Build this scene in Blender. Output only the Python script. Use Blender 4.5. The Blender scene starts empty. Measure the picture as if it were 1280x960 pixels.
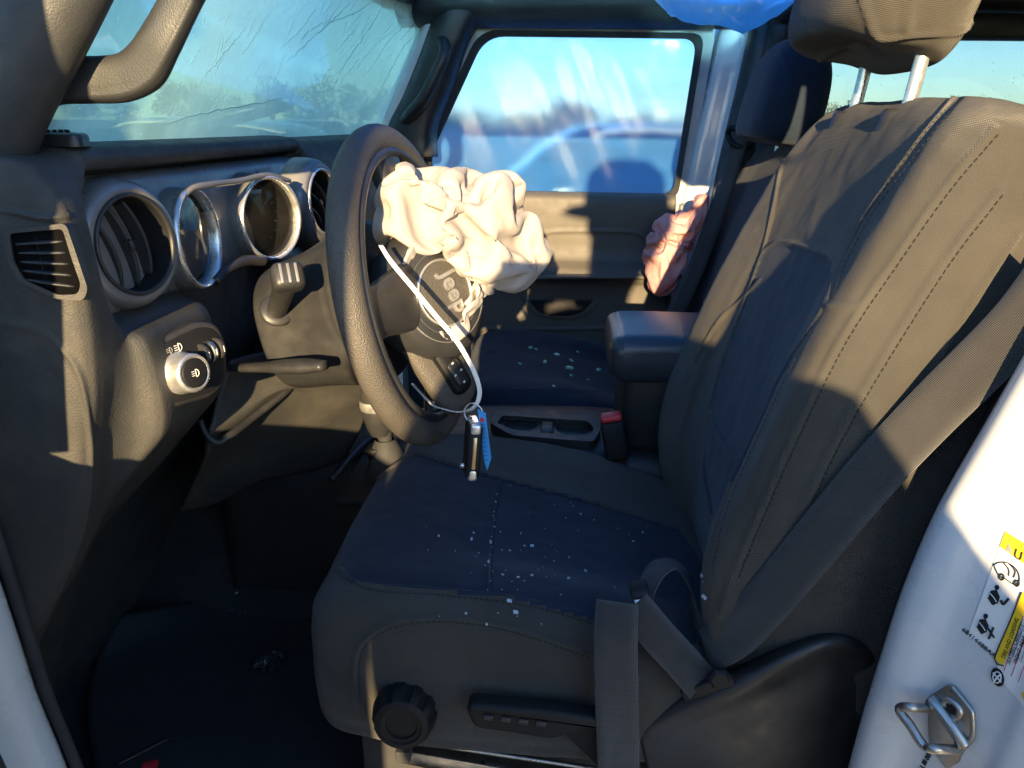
import bpy, bmesh, math, random
import numpy as np
from mathutils import Vector, Matrix
from mathutils.bvhtree import BVHTree
random.seed(7); rng = np.random.default_rng(7)
S = bpy.context.scene
COL = S.collection
PI = math.pi

# ------------------------------------------------------------------ camera
# car axes: -X front of the car, +Y from driver side to passenger side, Z up, ground at 0
FPX = 930.0
YAW, PITCH, ROLL = math.radians(4), math.radians(19.3), math.radians(0.8)
CAM = np.array([0, 0, 1.5])
c_f = np.array([-math.sin(YAW)*math.cos(PITCH), math.cos(YAW)*math.cos(PITCH), -math.sin(PITCH)])
_r0 = np.array([math.cos(YAW), math.sin(YAW), 0]); _u0 = np.cross(_r0, c_f)
c_r = _r0*math.cos(ROLL)+_u0*math.sin(ROLL); c_u = -_r0*math.sin(ROLL)+_u0*math.cos(ROLL)
cd = bpy.data.cameras.new('camera'); co = bpy.data.objects.new('camera', cd); COL.objects.link(co)
cd.sensor_width = 36; cd.lens = FPX/1280*36; cd.clip_start = 0.02; cd.clip_end = 2000
co.matrix_world = Matrix(((c_r[0], c_u[0], -c_f[0], CAM[0]), (c_r[1], c_u[1], -c_f[1], CAM[1]), (c_r[2], c_u[2], -c_f[2], CAM[2]), (0, 0, 0, 1)))
S.camera = co
def ray(px, py): return c_f+c_r*(px-640)/FPX-c_u*(py-480)/FPX
def P(px, py, Y=None, X=None, Z=None):
    """measured point: a sight line of the photograph cut by a plane of the car"""
    d = ray(px, py)
    t = (X-CAM[0])/d[0] if X is not None else (Y-CAM[1])/d[1] if Y is not None else (Z-CAM[2])/d[2]
    return CAM+d*t

# ------------------------------------------------------------------ sky and sun
SUN_EL = math.radians(11.5); SUN_DX = 0.0          # rays run +Y, a little +X, down
w = bpy.data.worlds.new('World'); S.world = w; w.use_nodes = True
nt = w.node_tree; nt.nodes.clear()
sky = nt.nodes.new('ShaderNodeTexSky'); sky.sky_type = 'NISHITA'; sky.sun_disc = False
sky.sun_elevation = SUN_EL
to_sun = Vector((-SUN_DX, -1, 0)).normalized()
sky.sun_rotation = math.atan2(to_sun.x, to_sun.y)
sky.air_density = 1.0; sky.dust_density = 0.2; sky.ozone_density = 4.0
bg = nt.nodes.new('ShaderNodeBackground'); bg.inputs[1].default_value = 0.15
ow = nt.nodes.new('ShaderNodeOutputWorld')
nt.links.new(sky.outputs[0], bg.inputs[0]); nt.links.new(bg.outputs[0], ow.inputs[0])
sl = bpy.data.lights.new('sun', 'SUN'); sl.energy = 5.0; sl.angle = math.radians(0.55); sl.color = (1, 0.74, 0.40)
so = bpy.data.objects.new('sun', sl); COL.objects.link(so)
sd = Vector((SUN_DX*math.cos(SUN_EL), math.cos(SUN_EL), -math.sin(SUN_EL)))
so.rotation_euler = sd.to_track_quat('-Z', 'Y').to_euler(); so.location = (-1, -8, 6)
S.view_settings.view_transform = 'Standard'; S.view_settings.look = 'None'
S.view_settings.exposure = 1.85; S.view_settings.gamma = 1
S.cycles.max_bounces = 10; S.cycles.transparent_max_bounces = 16; S.cycles.diffuse_bounces = 5

# ------------------------------------------------------------------ materials
MATS = {}
def mat(name, col, rough=0.6, spec=0.4, metal=0, bump=None, var=None, sheen=0, coat=0, dust=None):
    """bump: list of (kind, scale, strength, distance); var: (scale, amount); dust: (scale, amount, colour)"""
    if name in MATS: return MATS[name]
    m = bpy.data.materials.new(name); m.use_nodes = True
    n = m.node_tree.nodes; l = m.node_tree.links; b = n['Principled BSDF']
    b.inputs['Roughness'].default_value = rough; b.inputs['Metallic'].default_value = metal
    b.inputs['Specular IOR Level'].default_value = spec
    if sheen: b.inputs['Sheen Weight'].default_value = sheen; b.inputs['Sheen Roughness'].default_value = 0.4
    if coat: b.inputs['Coat Weight'].default_value = coat; b.inputs['Coat Roughness'].default_value = 0.08
    tc = n.new('ShaderNodeTexCoord'); src = None
    rgb = n.new('ShaderNodeRGB'); rgb.outputs[0].default_value = (*col, 1); src = rgb.outputs[0]
    def noise(sc, det=4, ro=0.55):
        t = n.new('ShaderNodeTexNoise'); t.inputs['Scale'].default_value = sc; t.inputs['Detail'].default_value = det
        t.inputs['Roughness'].default_value = ro; l.new(tc.outputs['Object'], t.inputs['Vector']); return t.outputs[0]
    if var:
        r = n.new('ShaderNodeMapRange'); l.new(noise(var[0]), r.inputs[0]); r.inputs[1].default_value = 0.3; r.inputs[2].default_value = 0.7
        r.inputs[3].default_value = 1-var[1]; r.inputs[4].default_value = 1+var[1]
        mx = n.new('ShaderNodeVectorMath'); mx.operation = 'SCALE'; l.new(src, mx.inputs[0]); l.new(r.outputs[0], mx.inputs['Scale']); src = mx.outputs[0]
        r2 = n.new('ShaderNodeMapRange'); l.new(noise(var[0]*3.1, 5), r2.inputs[0]); r2.inputs[1].default_value = 0.3; r2.inputs[2].default_value = 0.7
        r2.inputs[3].default_value = max(0.02, rough-0.12); r2.inputs[4].default_value = min(1, rough+0.12); l.new(r2.outputs[0], b.inputs['Roughness'])
    if dust:
        r = n.new('ShaderNodeMapRange'); l.new(noise(dust[0], 8, 0.7), r.inputs[0]); r.inputs[1].default_value = 0.48; r.inputs[2].default_value = 0.75
        r.inputs[3].default_value = 0; r.inputs[4].default_value = dust[1]
        mx = n.new('ShaderNodeMix'); mx.data_type = 'RGBA'; l.new(r.outputs[0], mx.inputs['Factor']); l.new(src, mx.inputs['A']); mx.inputs['B'].default_value = (*dust[2], 1); src = mx.outputs['Result']
    l.new(src, b.inputs['Base Color'])
    prev = None
    for kind, sc, st, di in bump or []:
        if kind == 'noise': o = noise(sc, 3)
        elif kind == 'weave':
            a = []
            mp = n.new('ShaderNodeMapping'); l.new(tc.outputs['UV'], mp.inputs[0]); mp.inputs['Rotation'].default_value = (0, 0, 0.78)
            sp = n.new('ShaderNodeSeparateXYZ'); l.new(mp.outputs[0], sp.inputs[0])
            for k in range(2):
                mm = n.new('ShaderNodeMath'); mm.operation = 'MULTIPLY'; l.new(sp.outputs[k], mm.inputs[0]); mm.inputs[1].default_value = sc
                ms = n.new('ShaderNodeMath'); ms.operation = 'SINE'; l.new(mm.outputs[0], ms.inputs[0]); a.append(ms.outputs[0])
            mu = n.new('ShaderNodeMath'); mu.operation = 'MULTIPLY'; l.new(a[0], mu.inputs[0]); l.new(a[1], mu.inputs[1]); o = mu.outputs[0]
        elif kind == 'rib':
            sp = n.new('ShaderNodeSeparateXYZ'); l.new(tc.outputs['UV'], sp.inputs[0])
            mm = n.new('ShaderNodeMath'); mm.operation = 'MULTIPLY'; l.new(sp.outputs[1], mm.inputs[0]); mm.inputs[1].default_value = sc
            ms = n.new('ShaderNodeMath'); ms.operation = 'SINE'; l.new(mm.outputs[0], ms.inputs[0]); o = ms.outputs[0]
        else:
            t = n.new('ShaderNodeTexVoronoi'); t.inputs['Scale'].default_value = sc; l.new(tc.outputs['Object'], t.inputs['Vector']); o = t.outputs['Distance']
        bp = n.new('ShaderNodeBump'); bp.inputs['Strength'].default_value = st; bp.inputs['Distance'].default_value = di
        l.new(o, bp.inputs['Height'])
        if prev: l.new(prev, bp.inputs['Normal'])
        prev = bp.outputs[0]
    if prev: l.new(prev, b.inputs['Normal'])
    MATS[name] = m; return m

def glassmat(name, tint, dirt, dirt_col, scale=6, gloss=0.05, rough=0.02, streak=None):
    """a thin pane: tinted see-through, a mirror-like film of gloss, and dirt that scatters light"""
    if name in MATS: return MATS[name]
    m = bpy.data.materials.new(name); m.use_nodes = True; n = m.node_tree.nodes; l = m.node_tree.links
    n.remove(n['Principled BSDF']); out = n['Material Output']
    tr = n.new('ShaderNodeBsdfTransparent'); tr.inputs[0].default_value = (*tint, 1)
    gl = n.new('ShaderNodeBsdfGlossy'); gl.inputs['Roughness'].default_value = rough
    fr = n.new('ShaderNodeFresnel'); fr.inputs[0].default_value = 1.45
    fm = n.new('ShaderNodeMath'); fm.operation = 'MULTIPLY'; l.new(fr.outputs[0], fm.inputs[0]); fm.inputs[1].default_value = gloss*20
    fc = n.new('ShaderNodeMath'); fc.operation = 'MINIMUM'; l.new(fm.outputs[0], fc.inputs[0]); fc.inputs[1].default_value = 0.6
    m1 = n.new('ShaderNodeMixShader'); l.new(fc.outputs[0], m1.inputs[0]); l.new(tr.outputs[0], m1.inputs[1]); l.new(gl.outputs[0], m1.inputs[2])
    tl = n.new('ShaderNodeBsdfTranslucent'); tl.inputs[0].default_value = (*dirt_col, 1)
    df = n.new('ShaderNodeBsdfDiffuse'); df.inputs[0].default_value = (*dirt_col, 1)
    ms = n.new('ShaderNodeMixShader'); ms.inputs[0].default_value = 0.3; l.new(tl.outputs[0], ms.inputs[1]); l.new(df.outputs[0], ms.inputs[2])
    tc = n.new('ShaderNodeTexCoord'); mp = n.new('ShaderNodeMapping'); l.new(tc.outputs['UV'], mp.inputs[0])
    if streak: mp.inputs['Scale'].default_value = streak[:3]; mp.inputs['Rotation'].default_value = (0, 0, streak[3])
    t = n.new('ShaderNodeTexNoise'); t.inputs['Scale'].default_value = scale; t.inputs['Detail'].default_value = 8; t.inputs['Roughness'].default_value = 0.65; l.new(mp.outputs[0], t.inputs[0])
    t2 = n.new('ShaderNodeTexVoronoi'); t2.inputs['Scale'].default_value = 95; l.new(tc.outputs['UV'], t2.inputs[0])
    wn = n.new('ShaderNodeMapRange'); l.new(t2.outputs['Distance'], wn.inputs[0]); wn.inputs[1].default_value = 0.16; wn.inputs[2].default_value = 0.08; wn.inputs[3].default_value = 0; wn.inputs[4].default_value = 1
    gt = n.new('ShaderNodeSeparateColor'); l.new(t2.outputs['Color'], gt.inputs[0])
    gk = n.new('ShaderNodeMath'); gk.operation = 'GREATER_THAN'; l.new(gt.outputs[0], gk.inputs[0]); gk.inputs[1].default_value = 0.72
    sk = n.new('ShaderNodeMath'); sk.operation = 'MULTIPLY'; l.new(wn.outputs[0], sk.inputs[0]); l.new(gk.outputs[0], sk.inputs[1])
    sk2 = n.new('ShaderNodeMath'); sk2.operation = 'MULTIPLY'; l.new(sk.outputs[0], sk2.inputs[0]); sk2.inputs[1].default_value = min(0.5, dirt*2)
    mr = n.new('ShaderNodeMapRange'); l.new(t.outputs[0], mr.inputs[0]); mr.inputs[1].default_value = 0.35; mr.inputs[2].default_value = 0.75
    mr.inputs[3].default_value = dirt*0.72; mr.inputs[4].default_value = dirt*1.22
    ad = n.new('ShaderNodeMath'); ad.operation = 'ADD'; ad.use_clamp = True; l.new(mr.outputs[0], ad.inputs[0]); l.new(sk2.outputs[0], ad.inputs[1])
    m2 = n.new('ShaderNodeMixShader'); l.new(ad.outputs[0], m2.inputs[0]); l.new(m1.outputs[0], m2.inputs[1]); l.new(ms.outputs[0], m2.inputs[2])
    l.new(m2.outputs[0], out.inputs[0]); MATS[name] = m; return m

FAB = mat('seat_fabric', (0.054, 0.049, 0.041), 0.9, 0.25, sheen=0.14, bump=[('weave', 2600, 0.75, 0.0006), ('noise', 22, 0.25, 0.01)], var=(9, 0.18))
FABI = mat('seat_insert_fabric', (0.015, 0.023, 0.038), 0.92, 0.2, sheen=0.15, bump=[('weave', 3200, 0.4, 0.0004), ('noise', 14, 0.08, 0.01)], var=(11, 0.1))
THR = mat('seat_thread', (0.012, 0.012, 0.012), 0.8)
PLA = mat('dash_plastic', (0.038, 0.037, 0.034), 0.62, 0.35, bump=[('voro', 520, 0.42, 0.0007), ('noise', 60, 0.15, 0.002)], var=(14, 0.15), dust=(9, 0.16, (0.2, 0.17, 0.12)))
PLG = mat('pillar_plastic', (0.026, 0.027, 0.027), 0.5, 0.4, bump=[('voro', 620, 0.3, 0.0005)], var=(12, 0.15), dust=(9, 0.1, (0.2, 0.18, 0.14)))
PLS = mat('smooth_black_plastic', (0.022, 0.022, 0.023), 0.42, 0.45, bump=[('voro', 900, 0.12, 0.0003)], var=(16, 0.2), dust=(13, 0.10, (0.2, 0.18, 0.14)))
TRIM = mat('bezel_plastic', (0.20, 0.195, 0.19), 0.36, 0.5, metal=0.35, var=(20, 0.15), dust=(17, 0.2, (0.22, 0.17, 0.11)))
DRK = mat('dark_cavity_plastic', (0.008, 0.008, 0.009), 0.6, 0.3)
CHR = mat('satin_chrome', (0.78, 0.77, 0.74), 0.30, 0.5, metal=0.85, var=(30, 0.06))
STEEL = mat('zinc_steel', (0.42, 0.42, 0.40), 0.36, 0.5, metal=1, bump=[('noise', 90, 0.3, 0.001)], var=(40, 0.15), dust=(60, 0.3, (0.1, 0.08, 0.06)))
LEA = mat('wheel_grain_plastic', (0.075, 0.066, 0.055), 0.55, 0.4, bump=[('voro', 620, 0.7, 0.0012)], var=(18, 0.1))
CARP = mat('black_carpet', (0.045, 0.045, 0.047), 0.98, 0.1, bump=[('noise', 900, 0.9, 0.003), ('noise', 40, 0.5, 0.01)], var=(6, 0.3), dust=(25, 0.12, (0.08, 0.075, 0.065)))
RUB = mat('black_rubber', (0.032, 0.032, 0.033), 0.75, 0.3, var=(12, 0.2), dust=(14, 0.10, (0.12, 0.11, 0.09)))
WHT = mat('white_car_paint', (0.52, 0.54, 0.55), 0.28, 0.5, coat=0.35, var=(5, 0.03), dust=(7, 0.12, (0.45, 0.42, 0.36)), bump=[('noise', 5, 0.06, 0.02)])
TAN = mat('airbag_nylon', (0.46, 0.415, 0.385), 0.8, 0.2, sheen=0.1, bump=[('weave', 4200, 0.2, 0.0003), ('noise', 45, 0.25, 0.004)], var=(8, 0.08))
PNK = mat('pink_stained_nylon', (0.60, 0.36, 0.34), 0.75, 0.2, bump=[('noise', 60, 0.3, 0.004)], var=(8, 0.1), dust=(11, 0.75, (0.72, 0.13, 0.13)))
for m_, c_ in ((TAN, (0.62, 0.53, 0.47)), (PNK, (0.6, 0.34, 0.32))):
    n = m_.node_tree.nodes; l = m_.node_tree.links; t_ = n.new('ShaderNodeBsdfTranslucent'); t_.inputs[0].default_value = (*c_, 1); mx_ = n.new('ShaderNodeMixShader'); mx_.inputs[0].default_value = 0.25
    l.new(n['Principled BSDF'].outputs[0], mx_.inputs[1]); l.new(t_.outputs[0], mx_.inputs[2]); l.new(mx_.outputs[0], n['Material Output'].inputs[0])
WEB = mat('belt_webbing', (0.040, 0.038, 0.037), 0.72, 0.35, sheen=0.2, bump=[('weave', 3000, 0.8, 0.0008)], var=(20, 0.1))
ZIP = mat('white_nylon_tie', (0.72, 0.70, 0.66), 0.45, 0.5)
RED = mat('red_plastic', (0.62, 0.03, 0.035), 0.4, 0.5, var=(30, 0.1))
BTAG = mat('blue_paper_tag', (0.06, 0.30, 0.62), 0.6, 0.3)
INK = mat('black_ink', (0.015, 0.015, 0.016), 0.6, 0.3)
PAPER = mat('label_white', (0.72, 0.71, 0.68), 0.5, 0.4)
YEL = mat('label_yellow', (0.78, 0.50, 0.02), 0.5, 0.4)
LIT = mat('white_marking', (0.6, 0.6, 0.58), 0.6, 0.3)
GRY = mat('grey_marking', (0.25, 0.25, 0.25), 0.6, 0.3)
GRAVEL = mat('yard_gravel', (0.20, 0.175, 0.14), 0.95, 0.2, bump=[('noise', 6, 0.6, 0.05)], var=(0.7, 0.25))
LEAF = mat('tree_leaf', (0.085, 0.12, 0.03), 0.7, 0.3, var=(0.8, 0.4))
BARK = mat('tree_bark', (0.12, 0.09, 0.06), 0.9, 0.2, bump=[('noise', 12, 0.8, 0.03)])
BLUEP = mat('console_soft_top', (0.035, 0.04, 0.048), 0.33, 0.6, bump=[('voro', 420, 0.35, 0.0008)])
WSG = glassmat('windshield_glass', (0.70, 0.92, 0.86), 0.58, (0.74, 0.94, 0.87), 4, 0.05, streak=(1.6, 0.9, 1, 0.9))
SIDEG = glassmat('side_glass', (0.56, 0.62, 0.62), 0.16, (0.6, 0.7, 0.62), 4)
CRUMB = glassmat('crumb_glass', (0.62, 0.95, 0.82), 0.25, (0.6, 0.9, 0.8), 8, 0.08)
LENS = glassmat('gauge_lens', (0.8, 0.8, 0.78), 0.03, (0.5, 0.45, 0.35), 12, 0.05)
def filmmat(name, col, thru, rough):
    m = bpy.data.materials.new(name); m.use_nodes = True; n = m.node_tree.nodes; l = m.node_tree.links
    n.remove(n['Principled BSDF']); out = n['Material Output']
    rf = n.new('ShaderNodeBsdfRefraction'); rf.inputs[0].default_value = (*thru, 1); rf.inputs['Roughness'].default_value = rough; rf.inputs['IOR'].default_value = 1.08
    tr = n.new('ShaderNodeBsdfTransparent'); tr.inputs[0].default_value = (*thru, 1)
    tl = n.new('ShaderNodeBsdfTranslucent'); tl.inputs[0].default_value = (*col, 1)
    gl = n.new('ShaderNodeBsdfGlossy'); gl.inputs['Roughness'].default_value = 0.12
    df = n.new('ShaderNodeBsdfDiffuse'); df.inputs[0].default_value = (*col, 1); tl0 = tl; tl = n.new('ShaderNodeMixShader'); tl.inputs[0].default_value = 0.4; l.new(tl0.outputs[0], tl.inputs[1]); l.new(df.outputs[0], tl.inputs[2])
    a = n.new('ShaderNodeMixShader'); a.inputs[0].default_value = 0.05; l.new(rf.outputs[0], a.inputs[1]); l.new(tr.outputs[0], a.inputs[2])
    tc = n.new('ShaderNodeTexCoord'); mp = n.new('ShaderNodeMapping'); l.new(tc.outputs['UV'], mp.inputs[0]); mp.inputs['Scale'].default_value = (0.7, 2.6, 1); mp.inputs['Rotation'].default_value = (0, 0, 0.12)
    t = n.new('ShaderNodeTexNoise'); t.inputs['Scale'].default_value = 6; t.inputs['Detail'].default_value = 8; t.inputs['Roughness'].default_value = 0.6; l.new(mp.outputs[0], t.inputs[0])
    mr = n.new('ShaderNodeMapRange'); l.new(t.outputs[0], mr.inputs[0]); mr.inputs[1].default_value = 0.3; mr.inputs[2].default_value = 0.8; mr.inputs[3].default_value = 0.30; mr.inputs[4].default_value = 0.52
    b = n.new('ShaderNodeMixShader'); l.new(mr.outputs[0], b.inputs[0]); l.new(a.outputs[0], b.inputs[1]); l.new(tl.outputs[0], b.inputs[2])
    c = n.new('ShaderNodeMixShader'); c.inputs[0].default_value = 0.06; l.new(b.outputs[0], c.inputs[1]); l.new(gl.outputs[0], c.inputs[2])
    l.new(c.outputs[0], out.inputs[0]); MATS[name] = m; return m
FILM = filmmat('blue_wrap_film', (0.08, 0.40, 0.95), (0.32, 0.49, 0.64), 0.30)
FILM2 = filmmat('blue_roof_film', (0.12, 0.46, 0.95), (0.16, 0.50, 1.0), 0.5)

# ------------------------------------------------------------------ mesh helpers
def A(*p): return np.array(p, float)
def unit(v): v = np.asarray(v, float); return v/np.linalg.norm(v)
def tag(o, label, cat=None, group=None, kind=None):
    if label: o['label'] = label
    if cat: o['category'] = cat
    if group: o['group'] = group
    if kind: o['kind'] = kind
    return o
def thing(name, loc, label, cat, group=None):
    o = bpy.data.objects.new(name, None); COL.objects.link(o); o.location = loc; o.empty_display_size = 0.05
    bpy.context.view_layer.update()
    return tag(o, label, cat, group)
def mesh(name, v, f, *rest, smooth=True, uv=None, auto=None):
    rest = list(rest)
    if isinstance(rest[0], np.ndarray): uv = rest.pop(0)
    m = rest[0]; parent = rest[1] if len(rest) > 1 else None
    me = bpy.data.meshes.new(name)
    v = np.asarray(v, float)
    off = np.zeros(3)
    q = parent
    while q is not None: off += np.array(q.location); q = q.parent
    me.from_pydata((v-off).tolist(), [], [list(map(int, x)) for x in f]); me.validate(); me.materials.append(m)
    if smooth:
        me.polygons.foreach_set('use_smooth', [True]*len(me.polygons))
        if auto: me.set_sharp_from_angle(angle=math.radians(auto))
    if uv is not None and len(uv) == len(v):
        lay = me.uv_layers.new(name='UVMap'); li = np.zeros(len(me.loops), np.int32); me.loops.foreach_get('vertex_index', li)
        lay.data.foreach_set('uv', np.asarray(uv, float)[li].ravel())
    o = bpy.data.objects.new(name, me); COL.objects.link(o)
    if parent: o.parent = parent
    return o
def cr(pts, n, closed=False, arc=True):
    """Catmull-Rom through pts, resampled to n points"""
    p = np.asarray(pts, float); k = len(p)
    if closed: q = np.vstack([p[-1], p, p[0], p[1]]); seg = k
    else: q = np.vstack([2*p[0]-p[1], p, 2*p[-1]-p[-2]]); seg = k-1
    m = 12; out = []
    for i in range(seg):
        a, b, c, d = q[i:i+4]
        t = np.linspace(0, 1, m, endpoint=False)[:, None]
        out.append(0.5*((2*b)+(c-a)*t+(2*a-5*b+4*c-d)*t*t+(3*b-a-3*c+d)*t**3))
    o = np.vstack(out+[p[:1] if closed else p[-1:]])
    if not arc:
        s = np.linspace(0, seg, len(o))
    else:
        s = np.r_[0, np.cumsum(np.linalg.norm(np.diff(o, axis=0), axis=1))]
    t = np.linspace(0, s[-1], n, endpoint=not closed)
    return np.stack([np.interp(t, s, o[:, j]) for j in range(o.shape[1])], 1)
def grid_faces(nv, nu, closed):
    f = []; m = nu if closed else nu-1
    for i in range(nv-1):
        for j in range(m):
            k = (j+1) % nu
            f.append((i*nu+j, i*nu+k, (i+1)*nu+k, (i+1)*nu+j))
    return f
def grid_uv(G):
    nv, nu = G.shape[:2]
    du = np.zeros((nv, nu)); du[:, 1:] = np.cumsum(np.linalg.norm(np.diff(G, axis=1), axis=2), axis=1); du = np.tile(du.mean(0), (nv, 1)) if False else du
    du -= du.mean(1, keepdims=True)
    dv = np.zeros((nv, nu)); dv[1:] = np.cumsum(np.linalg.norm(np.diff(G, axis=0), axis=2), axis=0)
    return np.stack([du.ravel(), dv.mean(1, keepdims=True).repeat(nu, 1).ravel()], 1)
def loft(sections, nu, nv, closed=True, caps=True, arcv=False):
    sec = np.array([cr(s, nu, closed) for s in sections])
    G = np.stack([cr(sec[:, j], nv, False, arcv) for j in range(nu)], 1)      # nv x nu x 3
    v = G.reshape(-1, 3); f = grid_faces(nv, nu, closed); uv = grid_uv(G)
    if caps and closed:
        a = len(v); v = np.vstack([v, G[0].mean(0), G[-1].mean(0)]); uv = np.vstack([uv, uv[0], uv[-1]])
        for j in range(nu):
            k = (j+1) % nu
            f.append((a, k, j)); f.append((a+1, (nv-1)*nu+j, (nv-1)*nu+k))
    return v, f, uv
def surf(ctrl, nu, nv, arc=True):
    c = np.asarray(ctrl, float)
    rows = np.array([cr(r, nu, False, arc) for r in c])
    G = np.stack([cr(rows[:, j], nv, False, arc) for j in range(nu)], 1)
    return G
def solid(G, th):
    """close a sheet G (nv x nu x 3) into a slab of thickness th behind it"""
    nv, nu = G.shape[:2]
    du = np.gradient(G, axis=1); dv = np.gradient(G, axis=0); n = np.cross(du, dv); n /= np.linalg.norm(n, axis=2, keepdims=True)+1e-12
    B = G-n*th
    v = np.vstack([G.reshape(-1, 3), B.reshape(-1, 3)]); k = nv*nu; f = grid_faces(nv, nu, False)
    f2 = [tuple(reversed([x+k for x in q])) for q in f]; side = []
    for j in range(nu-1): side += [(j+1, j, j+k, j+1+k), ((nv-1)*nu+j, (nv-1)*nu+j+1, (nv-1)*nu+j+1+k, (nv-1)*nu+j+k)]
    for i in range(nv-1): side += [(i*nu, (i+1)*nu, (i+1)*nu+k, i*nu+k), ((i+1)*nu+nu-1, i*nu+nu-1, i*nu+nu-1+k, (i+1)*nu+nu-1+k)]
    uv = grid_uv(G)
    return v, f+f2+side, np.vstack([uv, uv])
def frames(p):
    t = np.gradient(p, axis=0); t /= np.linalg.norm(t, axis=1, keepdims=True)+1e-12
    n = np.zeros_like(p); a = A(0, 0, 1) if abs(t[0][2]) < 0.9 else A(1, 0, 0)
    n[0] = unit(np.cross(t[0], a))
    for i in range(1, len(p)):
        q = n[i-1]-t[i]*np.dot(n[i-1], t[i]); n[i] = unit(q)
    return t, n, np.cross(t, n)
def tube(pts, r, n=10, res=None, closed=False, smooth_path=True, flat=1.0, up=None):
    p = cr(pts, res or max(8, len(pts)*6), closed) if smooth_path else np.asarray(pts, float)
    if closed: p = np.vstack([p, p[0]])
    t, a, b = frames(p)
    if up is not None:
        b = np.array([unit(np.asarray(up)-x*np.dot(up, x)) for x in t]); a = np.cross(b, t)
    rr = np.interp(np.linspace(0, 1, len(p)), np.linspace(0, 1, len(r)), r) if hasattr(r, '__len__') else np.full(len(p), r)
    th = np.linspace(0, 2*PI, n, endpoint=False)
    G = p[:, None]+rr[:, None, None]*(a[:, None]*np.cos(th)[None, :, None]+flat*b[:, None]*np.sin(th)[None, :, None])
    v = G.reshape(-1, 3); f = grid_faces(len(p), n, True)
    if not closed:
        k = len(v); v = np.vstack([v, p[0], p[-1]])
        for j in range(n):
            q = (j+1) % n; f.append((k, q, j)); f.append((k+1, (len(p)-1)*n+j, (len(p)-1)*n+q))
    uv = grid_uv(G); uv = np.vstack([uv, uv[:1], uv[-1:]]) if not closed else uv
    return v, f, uv
def ribbon(pts, nrm, width, th=0.0014, res=60, edge=None, cross=5):
    """flat strap along pts; nrm = list of surface normals"""
    p = cr(pts, res); N = cr(nrm, res)
    t = np.gradient(p, axis=0); t /= np.linalg.norm(t, axis=1, keepdims=True)
    N = N-t*np.sum(N*t, 1, keepdims=True); N /= np.linalg.norm(N, axis=1, keepdims=True)
    b = np.cross(t, N); s = np.linspace(-0.5, 0.5, cross)
    G = p[:, None]+b[:, None]*(s*width)[None, :, None]
    if edge: G = G+N[:, None]*(edge*(1-(2*s)**2))[None, :, None]
    return solid(G, th)
def join(*parts):
    v = []; f = []; uv = []; k = 0
    for q in parts:
        v.append(np.asarray(q[0], float)); f += [tuple(x+k for x in y) for y in q[1]]
        uv.append(q[2] if len(q) > 2 and q[2] is not None else np.zeros((len(q[0]), 2))); k += len(q[0])
    return np.vstack(v), f, np.vstack(uv)
def lathe(profile, c, axis, n=40, up=(0, 0, 1), sx=1.0):
    """profile: (radius, height along axis)"""
    ax = unit(axis); u = unit(np.cross(up, ax)); v_ = np.cross(ax, u)
    th = np.linspace(0, 2*PI, n, endpoint=False)
    G = np.array([[np.asarray(c)+ax*h+r*(sx*u*math.cos(t)+v_*math.sin(t)) for t in th] for r, h in profile])
    v = G.reshape(-1, 3); f = grid_faces(len(profile), n, True)
    return v, f, grid_uv(G)
def rbox(c, ax, size, bev=0.004, seg=2):
    """rounded box; ax = 3 axis vectors, size = full lengths"""
    bm = bmesh.new(); bmesh.ops.create_cube(bm, size=1)
    ax = [unit(a) for a in ax]
    for q in bm.verts: q.co = Vector((q.co.x*size[0], q.co.y*size[1], q.co.z*size[2]))
    if bev: bmesh.ops.bevel(bm, geom=bm.edges[:], offset=bev, segments=seg, profile=0.5, affect='EDGES')
    v = np.array([np.asarray(c)+ax[0]*q.co.x+ax[1]*q.co.y+ax[2]*q.co.z for q in bm.verts])
    f = [[x.index for x in q.verts] for q in bm.faces]; bm.free()
    return v, f
def prism(outline, nrm, depth, bev=0.0, seg=2):
    """polygon (3D points, one plane) extruded along -nrm, front edge bevelled"""
    bm = bmesh.new(); n = Vector(unit(nrm)); vs = [bm.verts.new(p) for p in outline]
    fc = bm.faces.new(vs); fc.normal_update()
    if fc.normal.dot(n) < 0: fc.normal_flip()
    r = bmesh.ops.extrude_face_region(bm, geom=[fc]); ext = [g for g in r['geom'] if isinstance(g, bmesh.types.BMVert)]
    for q in ext: q.co += n*depth
    bm.normal_update(); bm.verts.index_update()
    top = [e for e in bm.edges if all(q in ext for q in e.verts)]
    if bev: bmesh.ops.bevel(bm, geom=top, offset=bev, segments=seg, profile=0.5, affect='EDGES')
    bmesh.ops.recalc_face_normals(bm, faces=bm.faces[:])
    bm.verts.index_update()
    v = np.array([q.co[:] for q in bm.verts]); f = [[x.index for x in q.verts] for q in bm.faces]; bm.free()
    return v, f
def roundpoly(pts, r, n=5):
    p = [np.asarray(q, float) for q in pts]; out = []
    for i in range(len(p)):
        a, b, c = p[i-1], p[i], p[(i+1) % len(p)]
        ra = r[i] if hasattr(r, '__len__') else r
        d1 = min(ra, np.linalg.norm(a-b)*0.45); d2 = min(ra, np.linalg.norm(c-b)*0.45)
        s = b+unit(a-b)*d1; e = b+unit(c-b)*d2
        for t in np.linspace(0, 1, n): out.append((1-t)**2*s+2*t*(1-t)*b+t*t*e)
    return out
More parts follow.
